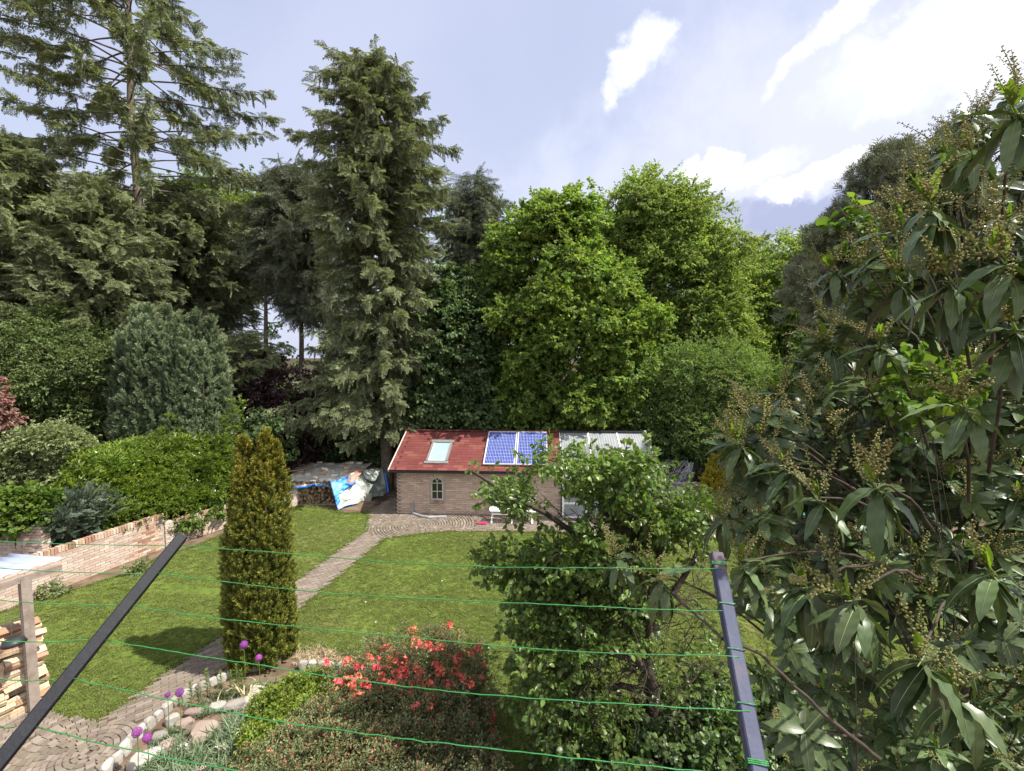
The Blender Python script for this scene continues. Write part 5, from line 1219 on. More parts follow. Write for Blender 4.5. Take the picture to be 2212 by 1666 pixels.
while s < L:
    p, d = pt_at(s); k = .80-.24*s/L; link('stone', random.choice(rk), edging, T(p.x, p.y, .05+random.uniform(-.02, .03), math.atan2(d.y, d.x)+random.gauss(0, .12), random.gauss(0, .12), random.gauss(0, .1)) @ Matrix.Scale(k*random.uniform(.85, 1.15), 4)); s += .195*k
eg2 = thing('stone_edging', 'short straight row of small pale stones right of the golden yew', 'stone edging', tuple(gnd(690, 1442)))
for px_, py_ in ((655, 1446), (675, 1446), (694, 1447), (713, 1448), (731, 1450), (748, 1455)):
    p = gnd(px_, py_); link('stone', random.choice(rk), eg2, T(p.x, p.y, .06, random.gauss(0, .15), random.gauss(0, .1), 0) @ Matrix.Scale(.72, 4))
rg = thing('rock_garden', 'group of flat reddish and grey rocks in the planted bed', 'rock garden', tuple(gnd(420, 1600)))
rm = rock_mesh('rock', 1, 1, 1, M_rock, 4, .25); rm2 = rock_mesh('pale_rock', 1, 1, 1, M_stone, 4, .25)
for i, (px_, py_, w_, d_, h_, a, red) in enumerate(((442, 1592, .50, .42, .26, .2, 1), (400, 1572, .30, .2, .2, .4, 1), (372, 1562, .24, .2, .2, 1, 0), (480, 1575, .26, .2, .16, .3, 1), (510, 1530, .46, .28, .2, .1, 0), (470, 1535, .3, .2, .18, .5, 0), (540, 1520, .3, .22, .2, .8, 0), (345, 1600, .28, .2, .2, .3, 0), (365, 1618, .26, .24, .18, .9, 1), (330, 1640, .4, .3, .2, .5, 0), (420, 1545, .34, .16, .16, .1, 1), (555, 1500, .3, .2, .18, .4, 0), (392, 1625, .22, .2, .16, .2, 0), (478, 1600, .2, .18, .16, 1.2, 1), (300, 1655, .3, .3, .2, .1, 0))):
    p = gnd(px_, py_); link('rock', random.choice(rm if red else rm2), rg, T(p.x, p.y, h_*.25, a, random.gauss(0, .12), random.gauss(0, .12)) @ Matrix.Diagonal((w_*.72, d_*.72, h_*.7, 1)))

# ------------------------------------------------------------------ alliums
def ball_floret(name, mat, r, n):
    mb = MB()
    for i in range(n):
        z = 1-2*(i+.5)/n; a = i*2.39996; q = math.sqrt(1-z*z); d = Vector((q*math.cos(a), q*math.sin(a), z)); c = d*r*random.uniform(.85, 1.05); x = d.orthogonal().normalized(); y = d.cross(x); ro = random.random()
        mb.add([Vector((0, 0, 0)), c], [], .2)
        for k in range(5):
            b = 2*math.pi*k/5+ro; e_ = x*math.cos(b)+y*math.sin(b); w_ = d.cross(e_)*.0035; mb.add([c-w_, c+e_*.017+d*.004, c+w_], [(0, 1, 2)], [.2, 1, .2])
        mb.add([c*.2-x*.001, c, c*.2+x*.001], [(0, 1, 2)], .3)
    return mb.mesh(name, mat)
afm = [ball_floret('allium_head', L_alli, .048, 110) for _ in range(2)]
for (px_, py_, gy_, k, lab) in ((527, 1393, 1492, 1.15, 'purple allium head on a tall stem against the foot of the golden yew'), (559, 1421, 1500, .95, 'smaller purple allium head at the foot of the yew, right of the taller one'), (388, 1496, 1590, 1.05, 'purple allium head standing before the middle of the paved path'), (362, 1501, 1596, .7, 'half-hidden small purple allium head beside the one on the path'), (296, 1582, 1670, 1.15, 'purple allium head over the lower stone edging, the left of two'), (318, 1594, 1680, 1.05, 'purple allium head over the lower stone edging, the right of two')):
    g_ = gnd(px_+2, gy_); t_ = at(px_, py_, g_.y-.02); r_ = thing('allium', lab, 'allium', tuple(g_), 0, 'purple alliums'); m = MB(); m.tube([g_, g_.lerp(t_, .5)+Vector((.01, 0, 0)), t_], .0045, 5); m.build('stem', L_lily, r_)
    link('flower_head', random.choice(afm), r_, Matrix.Translation(t_) @ Matrix.Scale(k, 4)); m = MB()
    for _ in range(5): a = random.random()*6.28; leaf(m, g_, Vector((math.cos(a), math.sin(a), 1.1)), Vector((0, 0, 1)), .26, .03, .3, 1, .2, .9)
    m.build('leaf', L_iris, r_)
# ------------------------------------------------------------------ lilies
def lily_mesh():
    m = MB(); h = .42; m.tube([(0, 0, 0), (.005, 0, h*.5), (0, .005, h)], .0045, 4, True, 0, .1)
    for i in range(46):
        t = .12+.88*i/46; a = i*2.4; el = .2+.9*t; leaf(m, Vector((0, 0, h*t)), Vector((math.cos(a)*math.cos(el), math.sin(a)*math.cos(el), math.sin(el))), Vector((0, 0, 1)), .085*(1.15-.6*t), .013, t**3, 0, .2, .5)
    return m.mesh('lily_stem', L_lily)
lms = [lily_mesh() for _ in range(3)]
for i, (px_, py_, lab) in enumerate(((448, 1444, 'upright green lily stem with whorled leaves in front of the path shadow, the tallest'), (479, 1449, 'green lily stem right of the tallest one on the path side'), (414, 1468, 'green lily stem at the left end of the lily row'), (431, 1476, 'short green lily stem between the left end and the tallest'), (512, 1432, 'green lily stem closest to the golden yew and purple alliums'), (500, 1452, 'leafy green lily stem just left of the yew foot'), (523, 1446, 'low green lily stem beneath the tall purple allium'))):
    g_ = gnd(px_, py_+62); hh_ = at(px_, py_, g_.y).z; r_ = thing('lily_plant', lab, 'lily', tuple(g_), 0, 'green lily stems in the rock garden'); link('stem', lms[i % 3], r_, Matrix.Translation(g_) @ Matrix.Rotation(i*1.1, 4, 'Z') @ Matrix.Scale(hh_/.44, 4))
# ------------------------------------------------------------------ withered leaves
dr = MB()
for i in range(26):
    b = gnd(535+random.uniform(-10, 14), 1520+random.uniform(-8, 8)); a = random.random()*6.28; l = random.uniform(.2, .42); ptsd = []
    for k in range(9):
        t = k/8; ptsd.append(b+Vector((math.cos(a+1.5*t*math.sin(i))*l*t, math.sin(a+1.5*t*math.sin(i))*l*t*.6, .04+.22*math.sin(t*math.pi*(.9+.3*math.sin(i*3)))*abs(math.sin(i*1.7+.4)))))
    for k in range(8):
        x = Vector((-math.sin(a), math.cos(a), .4))*.008; dr.add([ptsd[k]-x, ptsd[k]+x, ptsd[k+1]+x, ptsd[k+1]-x], [(0, 1, 2, 3)], .5)
tag(dr.build('withered_leaves', L_dry), 'curling cream-coloured withered bulb leaves lying among the rocks', 'withered plant')
# ------------------------------------------------------------------ iris and low plants
def patch(kind, label, cat, poly, n, group, sc, kindtag=None, z=.02, lean=.25, part='leaves'):
    xs2 = [p[0] for p in poly]; ys2 = [p[1] for p in poly]; P = []
    while len(P) < n:
        x, y = random.uniform(min(xs2), max(xs2)), random.uniform(min(ys2), max(ys2))
        if inpoly(x, y, poly): q = gnd(x, y); P.append((q.x, q.y, z))
    c = np.mean(P, 0); root = thing(kind, label, cat, (c[0], c[1], 0)); D = RNG.normal(size=(n, 3))*lean+np.array([0, 0, 1]); scatter(part, P, D, RNG.normal(size=(n, 3)), sc*RNG.uniform(.6, 1.3, n), group, root); return root
patch('iris_clump', 'grey-green iris blades filling the bottom of the rock garden', 'iris', [(345, 1690), (350, 1650), (400, 1640), (470, 1600), (520, 1590), (560, 1620), (560, 1760), (345, 1760)], 420, g_iris, 1.0)
patch('iris_clump', 'smaller grey-green iris clump at the foot of the small shrub', 'iris', [(470, 1600), (500, 1560), (545, 1560), (560, 1600), (520, 1625)], 130, g_iris, .8)
patch('border_plant', 'low weedy green plants between the edging stones and the lilies', 'border plant', [(400, 1540), (460, 1500), (560, 1480), (640, 1465), (760, 1470), (700, 1500), (560, 1520), (430, 1560)], 300, g_iris, .38)
patch('border_plant', 'low green plants along the lower left end of the stone edging', 'border plant', [(290, 1690), (330, 1610), (380, 1575), (400, 1600), (350, 1650), (330, 1720)], 160, g_iris, .5)
gdry = grp('dry_grass_tuft', [tuft('dry_grass_tuft', L_dry, 12, .07, .005, 1.1, .06) for _ in range(3)])
patch('dry_grass', None, None, [(640, 1405), (690, 1396), (760, 1425), (840, 1450), (900, 1480), (760, 1480), (640, 1440)], 260, gdry, 1.0, lean=.6)
o_ = bpy.data.objects['dry_grass']; tag(o_, 'patch of dry straw-coloured grass on bare earth right of the golden yew', 'dry grass')
for (px_, py_, lab) in ((350, 1268, 0), ) : pass
mass('weed_plant', 'small leafy weed on the bare soil strip near the wood store post', 'weed', [(85, 1290), (100, 1270), (135, 1275), (130, 1292)], 9.9, .2, 8, .10, 8, g_vib, .6, zmin=.08)
mass('weed_plant', 'small leafy weed in the middle of the bare soil strip by the wall', 'weed', [(285, 1237), (300, 1228), (322, 1232), (310, 1242)], lambda x, y: gnd(x, 1240).y, .1, 6, .08, 8, g_vib, .6, zmin=.06)

mass('green_shrub', 'low rounded bright green shrub left of the azaleas', 'shrub', [(545, 1600), (560, 1540), (620, 1490), (680, 1470), (735, 1480), (740, 1520), (660, 1570), (600, 1620), (560, 1650)], lambda x, y: gnd(x, y+62).y, .5, 130, .13, 34, g_euon, 1.0, .8, -.4, stems=(16, .012, .4), zmin=.1)
mass('round_leaf_plant', 'light green rounded-leaf plant at the bottom beside the iris blades', 'plant', [(560, 1666), (575, 1620), (620, 1610), (640, 1650), (620, 1700), (570, 1700)], lambda x, y: gnd(x, y+40).y, .2, 30, .1, 9, g_vine, .55, zmin=.08)
AZ = [(490, 1720), (560, 1650), (620, 1590), (700, 1530), (790, 1490), (900, 1480), (985, 1500), (1000, 1560), (1060, 1640), (1080, 1760), (600, 1760)]
azr, azC = mass('azalea_bush', 'dense dark azalea bush with small grey-green leaves and reddish shoot tips', 'azalea', AZ, lambda x, y: gnd(x, y+95).y, .7, 420, .13, 40, g_aza, 1.0, .8, -.3, stems=(60, .012, .4), zmin=.1)
AF = [(700, 1490), (740, 1440), (800, 1400), (880, 1370), (960, 1370), (1030, 1400), (1060, 1450), (1050, 1520), (1000, 1560), (940, 1540), (850, 1500), (760, 1500)]
afr, afC = mass('flowering_azalea', 'open twiggy azalea covered in coral red flowers in front of the lawn', 'azalea', AF, lambda x, y: gnd(x, y+105).y, .5, 130, .11, 12, g_aza, 1.0, .8, -.4, stems=(110, .008, .35), zmin=.1)
def truss(name, mat, n=5, L=.045):
    mb = MB()
    for i in range(n):
        a = i*2.4; c = Vector((math.cos(a)*.03, math.sin(a)*.03, random.uniform(-.02, .02))) ; ax = Vector((math.cos(a), math.sin(a), random.uniform(.1, .9))).normalized(); x = ax.orthogonal().normalized(); y = ax.cross(x)
        for k in range(5):
            b = 2*math.pi*k/5; d = (x*math.cos(b)+y*math.sin(b))*.8+ax*.75; leaf(mb, c, d, ax, L, .024, random.uniform(.1, 1), 0, .15, .6)
    return mb.mesh(name, mat)
tm_ = [truss('azalea_truss', L_flow) for _ in range(5)]; tw = [truss('white_truss', L_whitef, 6, .05) for _ in range(2)]
fpos = [(968, 1352), (888, 1362), (905, 1400), (800, 1418), (812, 1428), (770, 1440), (775, 1455), (925, 1395), (935, 1405), (955, 1398), (962, 1408), (1040, 1392), (1034, 1408), (1000, 1415), (985, 1425), (862, 1415), (850, 1430), (880, 1425), (900, 1440), (905, 1455), (915, 1470), (925, 1478), (930, 1490), (935, 1505), (940, 1520), (925, 1525), (960, 1475), (968, 1490), (975, 1480), (1000, 1465), (1012, 1470), (1035, 1460), (1042, 1470), (1025, 1480), (735, 1475), (728, 1482), (762, 1478), (790, 1485), (776, 1500), (838, 1445), (820, 1455), (855, 1460), (870, 1470), (880, 1450), (840, 1480), (888, 1498), (812, 1440), (690, 1575), (795, 1640), (722, 1640), (905, 1520), (915, 1545), (860, 1435), (945, 1440), (950, 1455), (895, 1478), (1018, 1405), (1046, 1440), (738, 1645), (755, 1470), (700, 1430), (752, 1425), (833, 1402), (905, 1385), (985, 1450)]
for i, (px_, py_) in enumerate(fpos):
    for k in range(2 if py_ < 1540 else 1):
        x, y = px_+random.uniform(-7, 7), py_+random.uniform(-7, 7); Yq = gnd(x, min(y+105, 1640)).y+random.uniform(-.1, .1); p = at(x, y, Yq); link('flower', random.choice(tm_), afr if py_ < 1540 else azr, Matrix.Translation(p) @ Euler((random.gauss(0, .5), random.gauss(0, .5), random.random()*6)).to_matrix().to_4x4() @ Matrix.Scale(random.uniform(.65, 1.25), 4))
r2, c2 = mass('flowering_azalea', 'small coral-flowered azalea between the dark azalea bush and the apple leaves', 'azalea', [(985, 1540), (1040, 1530), (1070, 1580), (1060, 1640), (1010, 1640)], lambda x, y: gnd(x, y+60).y, .3, 34, .1, 8, g_aza, 1.0, stems=(26, .007, .35), zmin=.08)
for _ in range(26):
    x, y = random.uniform(985, 1075), random.uniform(1535, 1640); link('flower', random.choice(tm_), r2, Matrix.Translation(at(x, y, gnd(x, y+50).y)) @ Euler((0, 0, random.random()*6)).to_matrix().to_4x4() @ Matrix.Scale(random.uniform(.5, 1.0), 4))
r3 = thing('white_azalea', 'few crumpled white blooms on a bush just right of the coral azalea', 'azalea', tuple(gnd(990, 1600)))
for px_, py_ in ((978, 1530), (988, 1540), (995, 1548), (1000, 1556), (1003, 1620), (996, 1612), (985, 1545)):
    link('bloom', random.choice(tw), r3, Matrix.Translation(at(px_, py_, gnd(px_, py_+70).y)) @ Matrix.Scale(1.3, 4))
m = MB(); b = gnd(990, 1640)
for px_, py_ in ((978, 1535), (995, 1552), (1000, 1615)): limb(m, b, at(px_, py_, gnd(px_, py_+70).y), .008, .004, 4, .1)
m.build('stem', M_twig, r3)
r4 = thing('sedum', 'flat heads of tiny pale pink flowers at the bottom edge beside the iris blades', 'sedum', tuple(gnd(480, 1660)))
bf = MB()
for _ in range(40): a = random.random()*6.28; r = .05*math.sqrt(random.random()); leaf(bf, Vector((r*math.cos(a), r*math.sin(a), 0)), Vector((random.gauss(0, .6), random.gauss(0, .6), 1)), Vector((1, 0, 0)), .018, .014, random.random())
bfm = bf.mesh('sedum_head', L_pinkf); m = MB()
for px_, py_ in ((475, 1612), (482, 1618), (495, 1640), (512, 1648), (520, 1655), (440, 1655), (430, 1662), (505, 1660), (555, 1545), (548, 1548)):
    p = at(px_, py_, gnd(px_, py_+30).y); link('flower_head', bfm, r4, Matrix.Translation(p)); m.tube([(p.x, p.y, 0), tuple(p)], .004, 4)
m.build('stem', M_twigred, r4)

# ================================================================== apple tree
def branchy(mb, p, d, L, r, depth, out):
    pts = [p]; dd = d.normalized()
    for i in range(5):
        dd = (dd+Vector((random.gauss(0, .22), random.gauss(0, .22), random.gauss(0, .18)-.03))).normalized(); pts.append(pts[-1]+dd*L/5)
    mb.tube(pts, [r*(1-.13*i) for i in range(6)], 6 if r > .012 else 4, False)
    if depth:
        for i in range(3 if depth > 1 else 4):
            k = random.randint(1, 5); a = vrot(dd, Vector((random.gauss(0, 1), random.gauss(0, 1), random.gauss(0, 1))).normalized(), random.uniform(.5, 1.2)); branchy(mb, pts[k], a, L*random.uniform(.4, .65), max(.003, r*.5), depth-1, out)
    else: out.append(pts[-1])
ap = thing('apple_tree', 'gnarled old apple tree with fresh green leaves in front of the greenhouse', 'apple tree', tuple(gnd(1420, 1640)))
mb = MB(); base = gnd(1420, 1640); Ya = base.y
tr_pts = [base, at(1408, 1560, Ya), at(1412, 1500, Ya-.02), at(1398, 1440, Ya-.05), at(1402, 1380, Ya), at(1395, 1300, Ya)]
mb.tube(tr_pts, [.11, .095, .085, .075, .065, .05], 9, False); ends = []
arms = [[(1405, 1450), (1370, 1425), (1320, 1412), (1270, 1420), (1210, 1460)], [(1400, 1330), (1380, 1240), (1350, 1130), (1300, 1060), (1240, 1010), (1160, 985)], [(1400, 1360), (1330, 1290), (1260, 1250), (1180, 1220), (1090, 1200), (1010, 1195)], [(1398, 1320), (1420, 1220), (1440, 1120), (1420, 1040), (1400, 975)], [(1402, 1380), (1450, 1290), (1500, 1210), (1530, 1120)], [(1380, 1240), (1280, 1180), (1180, 1110), (1100, 1070), (1020, 1018)], [(1410, 1500), (1340, 1480), (1240, 1530), (1160, 1580)], [(1360, 1160), (1300, 1100), (1320, 1020), (1310, 985)]]
for a in arms:
    dy = random.uniform(-.7, .5); P_ = [at(x, y, Ya+dy*i/len(a)) for i, (x, y) in enumerate(a)]; n = len(P_)
    mb.tube(P_, [.045*(1-.17*i)+.003 for i in range(n)], 7, False)
    for i in range(1, n):
        for _ in range(2 if P_[i].z < 2.4 else 0): branchy(mb, P_[i-1].lerp(P_[i], random.random()), Vector((random.gauss(0, 1), random.gauss(0, .7), random.gauss(.15, .8))), random.uniform(.35, .8), .012, 1, ends)
for _ in range(240):
    x, y = random.uniform(1200, 1530), random.uniform(1130, 1580); p = at(x, y, Ya+random.uniform(-.4, .8)); branchy(mb, p, Vector((random.gauss(0, 1), random.gauss(0, .5), random.gauss(0, .9))), random.uniform(.3, .7), .008, 1, ends)
mb.build('trunk', M_twig, ap, smooth=True)
def pts_in(poly, n, Y0, Y1):
    xs2 = [p[0] for p in poly]; ys2 = [p[1] for p in poly]; out = []
    while len(out) < n:
        x, y = random.uniform(min(xs2), max(xs2)), random.uniform(min(ys2), max(ys2))
        if inpoly(x, y, poly): out.append(at(x, y, random.uniform(Y0, Y1)))
    return out
zones = [([(1215, 1010), (1260, 1000), (1330, 1010), (1375, 1000), (1400, 990), (1415, 1030), (1415, 1090), (1350, 1100), (1290, 1080), (1240, 1040)], 88),
         ([(1046, 1018), (1056, 1016), (1100, 1062), (1146, 1112), (1138, 1118), (1095, 1075), (1062, 1040)], 13),
         ([(1140, 992), (1200, 985), (1210, 1005), (1150, 1003)], 7),
         ([(1045, 1205), (1080, 1195), (1160, 1195), (1240, 1170), (1300, 1140), (1320, 1240), (1200, 1320), (1105, 1290), (1080, 1240)], 84),
         ([(1100, 1290), (1200, 1300), (1300, 1260), (1310, 1400), (1200, 1450), (1115, 1450), (1100, 1380)], 58),
         ([(1100, 1450), (1200, 1450), (1290, 1450), (1290, 1550), (1200, 1600), (1150, 1610), (1120, 1540)], 36),
         ([(1370, 1120), (1440, 1100), (1505, 1080), (1515, 1115), (1480, 1140), (1400, 1160), (1360, 1160)], 44),
         ([(1330, 1200), (1380, 1220), (1380, 1400), (1340, 1420)], 18),
         ([(1200, 1580), (1320, 1540), (1360, 1580), (1340, 1666), (1200, 1700)], 22)]
C = []
for poly, n in zones: C += [tuple(p) for p in pts_in(poly, n, Ya-.75, Ya+.65)]
C += [tuple(e_) for e_ in ends if e_.z > .5 and random.random() < .05 and e_.x > at(1200, 1200, Ya).x]
P, D = clump_points(C, [.13]*len(C), 8, .8, .15, .2); tag(scatter('crown', P, D, RNG.normal(size=(len(P), 3))*.45+np.array([0, 0, 1]), RNG.uniform(.65, 1.08, len(P)), g_apple, ap))

mass('ivy_thicket', 'tangle of dark ivy and brambles around the foot of the apple tree', 'ivy', [(1260, 1610), (1360, 1580), (1440, 1520), (1560, 1450), (1700, 1500), (1800, 1600), (2250, 1600), (2250, 1760), (1200, 1760), (1180, 1640)], lambda x, y: gnd(x, max(y, 1500)+120).y, .7, 170, .2, 14, g_ivy, 1.0, .8, .2, stems=(50, .012, .4), zmin=.1, outer=.2)

# ================================================================== Portugal laurel, close on the right
def big_leaf(L, W, bend, wave, mat, name='laurel_leaf'):
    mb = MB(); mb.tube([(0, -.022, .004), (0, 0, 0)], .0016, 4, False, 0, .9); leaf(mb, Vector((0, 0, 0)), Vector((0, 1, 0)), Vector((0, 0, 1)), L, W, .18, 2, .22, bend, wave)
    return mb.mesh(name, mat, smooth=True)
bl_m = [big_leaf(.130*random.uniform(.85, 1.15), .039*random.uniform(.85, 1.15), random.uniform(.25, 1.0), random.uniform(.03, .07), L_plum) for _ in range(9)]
yl_m = [big_leaf(.075, .022, random.uniform(-.1, .4), .03, L_young, 'young_leaf') for _ in range(4)]
def raceme(name, L=.16, n=34, curve=.4):
    mb = MB(); cu = lambda t: Vector((curve*L*t*t, L*t, .0)); mb.tube([cu(i/8) for i in range(9)], [.0016*(1-.5*i/8) for i in range(9)], 4, False, 0, .1)
    for i in range(n):
        t = .18+.82*i/n; a = i*2.4; d = Vector((math.cos(a), .35, math.sin(a))).normalized(); c = cu(t)+d*.0085*(1.25-.7*t); r = .0034*(1.25-.5*t); x = d.orthogonal().normalized()*r; y = d.cross(x); 
        mb.add([c-d*r*1.3, c+x, c+y, c-x, c-y, c+d*r*1.5], [(0, 2, 1), (0, 3, 2), (0, 4, 3), (0, 1, 4), (5, 1, 2), (5, 2, 3), (5, 3, 4), (5, 4, 1)], .85)
        mb.add([cu(t)-x*.2, c, cu(t)+x*.2], [(0, 1, 2)], .2)
    return mb.mesh(name, L_race)
rc_m = [raceme('flower_spike', random.uniform(.11, .16), 32, random.uniform(-.1, .75)) for _ in range(6)]
pl_root = thing('portugal_laurel', 'large glossy dark green laurel with drooping leaves and greenish flower spikes at right', 'laurel', (2.9, 2.6, 0))
def frame(p, D, U): return Matrix.Translation(p) @ Matrix((X_ := D.cross(U).normalized(), D.normalized(), X_.cross(D.normalized()))).transposed().to_4x4()
leaves, stems = [], MB(); RP, RD, YP, YD = [], [], [], []
near = [(2010, 440, 1.15, 1.0), (1950, 500, 1.4, 1.0), (2190, 235, 1.3, 1.0), (2100, 330, 1.8, 1), (2050, 600, 1.15, 1.0), (1940, 600, 1.35, 1.0), (2170, 560, 1.05, 1.0), (2190, 700, 1.1, 1), (1690, 1000, 1.6, 1.1), (1595, 950, 1.8, 1.0), (1770, 1075, 1.5, 1.0), (1890, 1045, 1.3, 1.1), (1740, 1262, 1.3, 1.1), (1840, 1290, 1.2, 1.1), (1990, 1420, 1.15, 1.1), (2080, 870, 1.2, 1.0), (1600, 1215, 1.7, 1), (1420, 1245, 1.8, 1.15), (1330, 1200, 2.0, 1.1), (2070, 1500, 1.2, 1), (1800, 580, 2.0, 1), (1790, 740, 1.9, 1), (1900, 740, 1.7, 1), (2140, 1230, 1.25, 1), (1690, 850, 2.0, 1), (1560, 1120, 1.9, 1)]
heart = [Vector((2.6, 2.6, z)) for z in (1.2, 2.4, 3.4, 4.4, 5.2, 5.8)]
for (px_, py_, z_, k) in near:
    c = atz(px_, py_, z_); ax = Vector((-.45, -.15, .55)).normalized(); nl = random.randint(9, 12)
    for i in range(nl):
        a = i*2.4+random.random()*.9; t = i/nl; o = c-ax*.055*t*k-Vector((0, 0, .01)); d = Vector((math.cos(a), math.sin(a)*.9, random.uniform(-1.5, -.1)+(.6 if i < 2 else 0))).normalized(); up = (Vector((0, 0, 1))+Vector((math.cos(a), math.sin(a), 0))*.7+Vector((random.gauss(0, .15), random.gauss(0, .15), 0)))
        leaves.append((random.choice(bl_m), frame(o, d, up) @ Matrix.Scale(k*random.uniform(.85, 1.2), 4)))
    for i in range(random.randint(4, 7)):
        RP.append(c+ax*.005); RD.append(ax+Vector((random.gauss(0, .6), random.gauss(0, .6), random.gauss(.25, .35))))
    for i in range(random.randint(2, 4)): YP.append(c+ax*.01); YD.append(ax*1.3+Vector((random.gauss(0, .4), random.gauss(0, .4), .3)))
    h = min(heart, key=lambda v: abs(v.z-c.z+.6)); q = c+(h-c).normalized()*min(.9, (h-c).length*.6); q.z -= .12; limb(stems, q, c, .0065, .003, 6, .02, 6, sag=-.05); None
# filling clusters deeper in
def clus_mesh(seed):
    mb = MB()
    for i in range(11):
        a = i*2.4; d = Vector((math.cos(a), .1+.4*random.random()-.5*(i/11), math.sin(a))).normalized(); leaf(mb, Vector((0, -.05*i/11, 0)), d, Vector((0, 1, 0)), .115*random.uniform(.8, 1.1), .038, .18, 2, .2, random.uniform(.3, .8), .03)
    return mb.mesh('laurel_cluster', L_plum, smooth=True)
g_clus = grp('laurel_cluster', [clus_mesh(i) for i in range(5)]); g_race = grp('flower_spike', rc_m); g_young = grp('young_leaf', yl_m)
PL = [(1760, 640), (1760, 720), (1780, 830), (1660, 880), (1590, 890), (1565, 960), (1570, 1080), (1590, 1230), (1640, 1400), (1650, 1500), (1700, 1640), (1760, 1740), (2300, 1760), (2300, 170), (2180, 190), (2060, 270), (2000, 310), (1980, 400), (1930, 480), (1880, 560), (1810, 600)]
CP, CD = [], []
n = 0
while n < 1250:
    x, y = random.uniform(1540, 2300), random.uniform(170, 1760)
    if not inpoly(x, y, PL): continue
    edge = not inpoly(x-70, y, PL) or not inpoly(x, y-70, PL); z_ = random.uniform(1.8, 2.6) if edge and random.random() < .4 else random.uniform(2.1, 3.9)
    c = atz(x, y, z_)
    if y > 1300 and random.random() < .45: continue
    CP.append(c); CD.append(Vector((random.gauss(-.3, .4), random.gauss(-.2, .4), random.gauss(.8, .3)))); n += 1
    for i in range(random.choice((1, 2, 3, 4) if y < 1350 else (0, 1, 2))): RP.append(c); RD.append(CD[-1]+Vector((random.gauss(0, .55), random.gauss(0, .55), random.gauss(.2, .3))))
    for i in range(random.choice((0, 0, 1, 2))): YP.append(c); YD.append(CD[-1]*1.4+Vector((random.gauss(0, .35), random.gauss(0, .35), .2)))
    if random.random() < .25:
        h = min(heart, key=lambda v: abs(v.z-c.z+.5)); limb(stems, h.lerp(c, .6)+Vector((0, 0, -.15)), c, .008, .003, 4, .04)
# CD is the axis (+Y of the cluster mesh); leaves droop because the axis points up
for i in range(110):
    x, y = random.choice([(random.uniform(1870, 2080), random.uniform(250, 560)), (random.uniform(1900, 2212), random.uniform(430, 560)), (random.uniform(1560, 1800), random.uniform(850, 960))]); z_ = random.uniform(1.6, 2.4)
    if inpoly(x, y, PL): c = atz(x, y, z_); RP.append(c); RD.append(Vector((random.gauss(-.2, .5), random.gauss(0, .5), 1)))
pieces(pl_root, 'leaf', leaves, 295)
tag(scatter('leaf_clusters', CP, CD, RNG.normal(size=(len(CP), 3)), RNG.uniform(.85, 1.2, len(CP)), g_clus, pl_root))
scatter('flower_spikes', RP, RD, RNG.normal(size=(len(RP), 3)), RNG.uniform(.75, 1.25, len(RP)), g_race, pl_root)
scatter('young_leaves', YP, YD, RNG.normal(size=(len(YP), 3)), RNG.uniform(.75, 1.2, len(YP)), g_young, pl_root)
tb_ = Vector((2.9, 2.6, 0)); stems.tube([tb_]+heart[:4], [.06, .05, .045, .03, .012], 8, False)
for (a, b, r) in (((1640, 1410), (1800, 1560), .007), ((1800, 1560), (1900, 1640), .009), ((1560, 1380), (1420, 1250), .006), ((1640, 1410), (1560, 1380), .0065)):
    limb(stems, atz(*b, 1.6 if b[0] > 1500 else 1.9), atz(*a, 1.6), r, r*.8, 6, .04)
stems.build('branch', M_twig, pl_root, smooth=True)
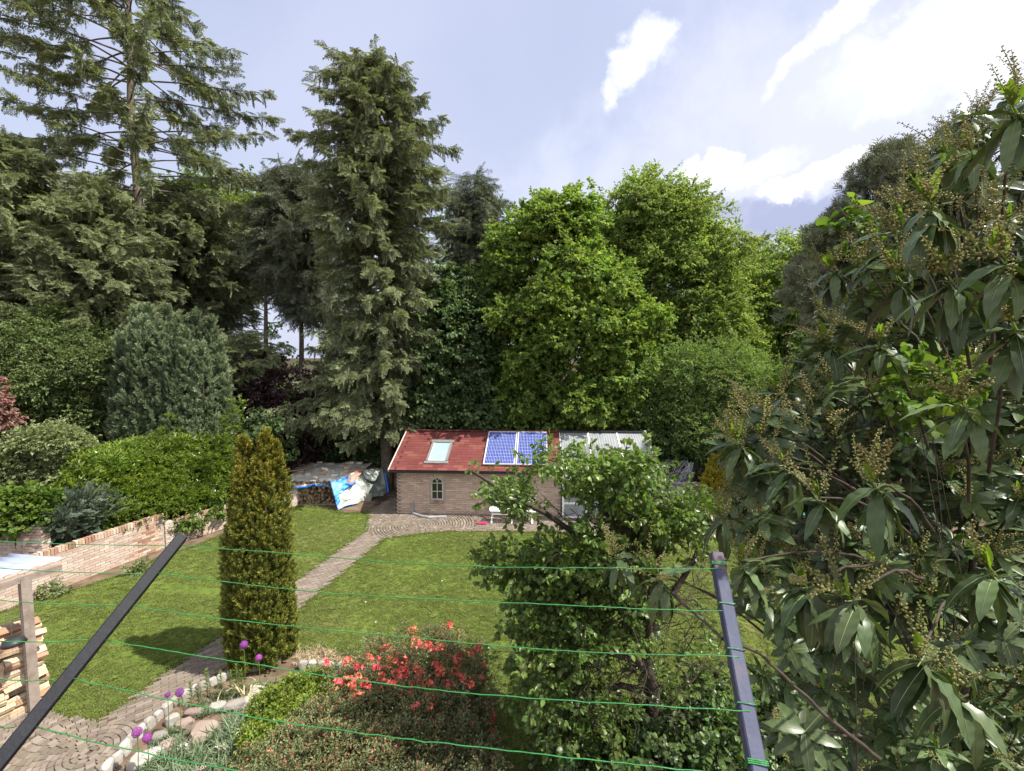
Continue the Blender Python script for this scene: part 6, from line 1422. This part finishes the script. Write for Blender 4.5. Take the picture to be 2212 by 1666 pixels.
# light heart-shaped leaves of a second shrub among them
mass('lilac_shrub', 'light green heart-leaved shoots growing through the dark laurel at right', 'shrub', [(1920, 840), (1990, 780), (2080, 810), (2090, 880), (1990, 900), (1930, 890)], 1.9, .3, 12, .07, 4, g_vine, .36, stems=(6, .004, .8))
mass('lilac_shrub', 'pale green leafy shoot glowing at the upper right among laurel leaves', 'shrub', [(1830, 480), (1870, 465), (1895, 500), (1860, 520)], 2.0, .2, 5, .05, 3, g_vine, .34, stems=(4, .004, .8))
# dark understorey behind the laurel and hedge to the right
mass('right_hedge', None, None, [(1760, 740), (1850, 700), (2000, 620), (2400, 560), (2400, 1030), (1740, 1030), (1740, 900)], 15.5, 3.5, 260, .7, 26, g_dark, 1.1, .8, .2, objkind='stuff')
pt_ = MB(); c = gnd(1735, 1118, .5); 
for k in range(3): a = k*2.09; pt_.tube([(c.x+.25*math.cos(a), c.y+.25*math.sin(a), 0), (c.x+.05*math.cos(a), c.y+.05*math.sin(a), .5)], .014, 6)
pt_.tube([(c.x, c.y, .5), (c.x, c.y, .53)], .34, 20); tag(pt_.build('round_table', M_cyan), 'small turquoise round garden table glimpsed through the laurel leaves', 'table')

# grey plastic netting heaped beside the greenhouse
nt_ = MB(); c = at(1462, 1035, 16.0)
for i in range(70):
    a, b = random.random()*6.28, random.random()*6.28; q = [c+Vector((.55*math.cos(a+t*1.1)*random.uniform(.7, 1), .35*math.sin(a+t), max(-.5, .42*math.sin(b+t*1.7)+.25*math.sin(3*t+a)))) for t in (0, .4, .8, 1.2, 1.6, 2.0)]
    nt_.tube(q, .004, 3, False)
tag(nt_.build('garden_net', M_net), 'crumpled heap of grey garden netting right of the greenhouse', 'net')
for (px_, py_) in ((1150, 0),): pass
dm = MB()
for k in range(9): a = k*.7; leaf(dm, Vector((0, 0, .05)), Vector((math.cos(a), math.sin(a), .3)), Vector((0, 0, 1)), .014, .007, 1)
dm.tube([(0, 0, 0), (0, 0, .05)], .0015, 3, False, 0, .3); dmm = dm.mesh('daisy', L_whitef)
for (px_, py_, lab) in ((790, 1308, 'tiny white daisy in the lawn between the yew and the azalea, the upper one'), (812, 1352, 'tiny white daisy in the lawn just behind the azalea flowers'), (955, 1262, 'tiny white daisy in the middle of the right-hand lawn')):
    tag(link('daisy', dmm, None, Matrix.Translation(gnd(px_, py_)) @ Matrix.Scale(1.5, 4)), lab, 'daisy', 'daisies in the lawn')
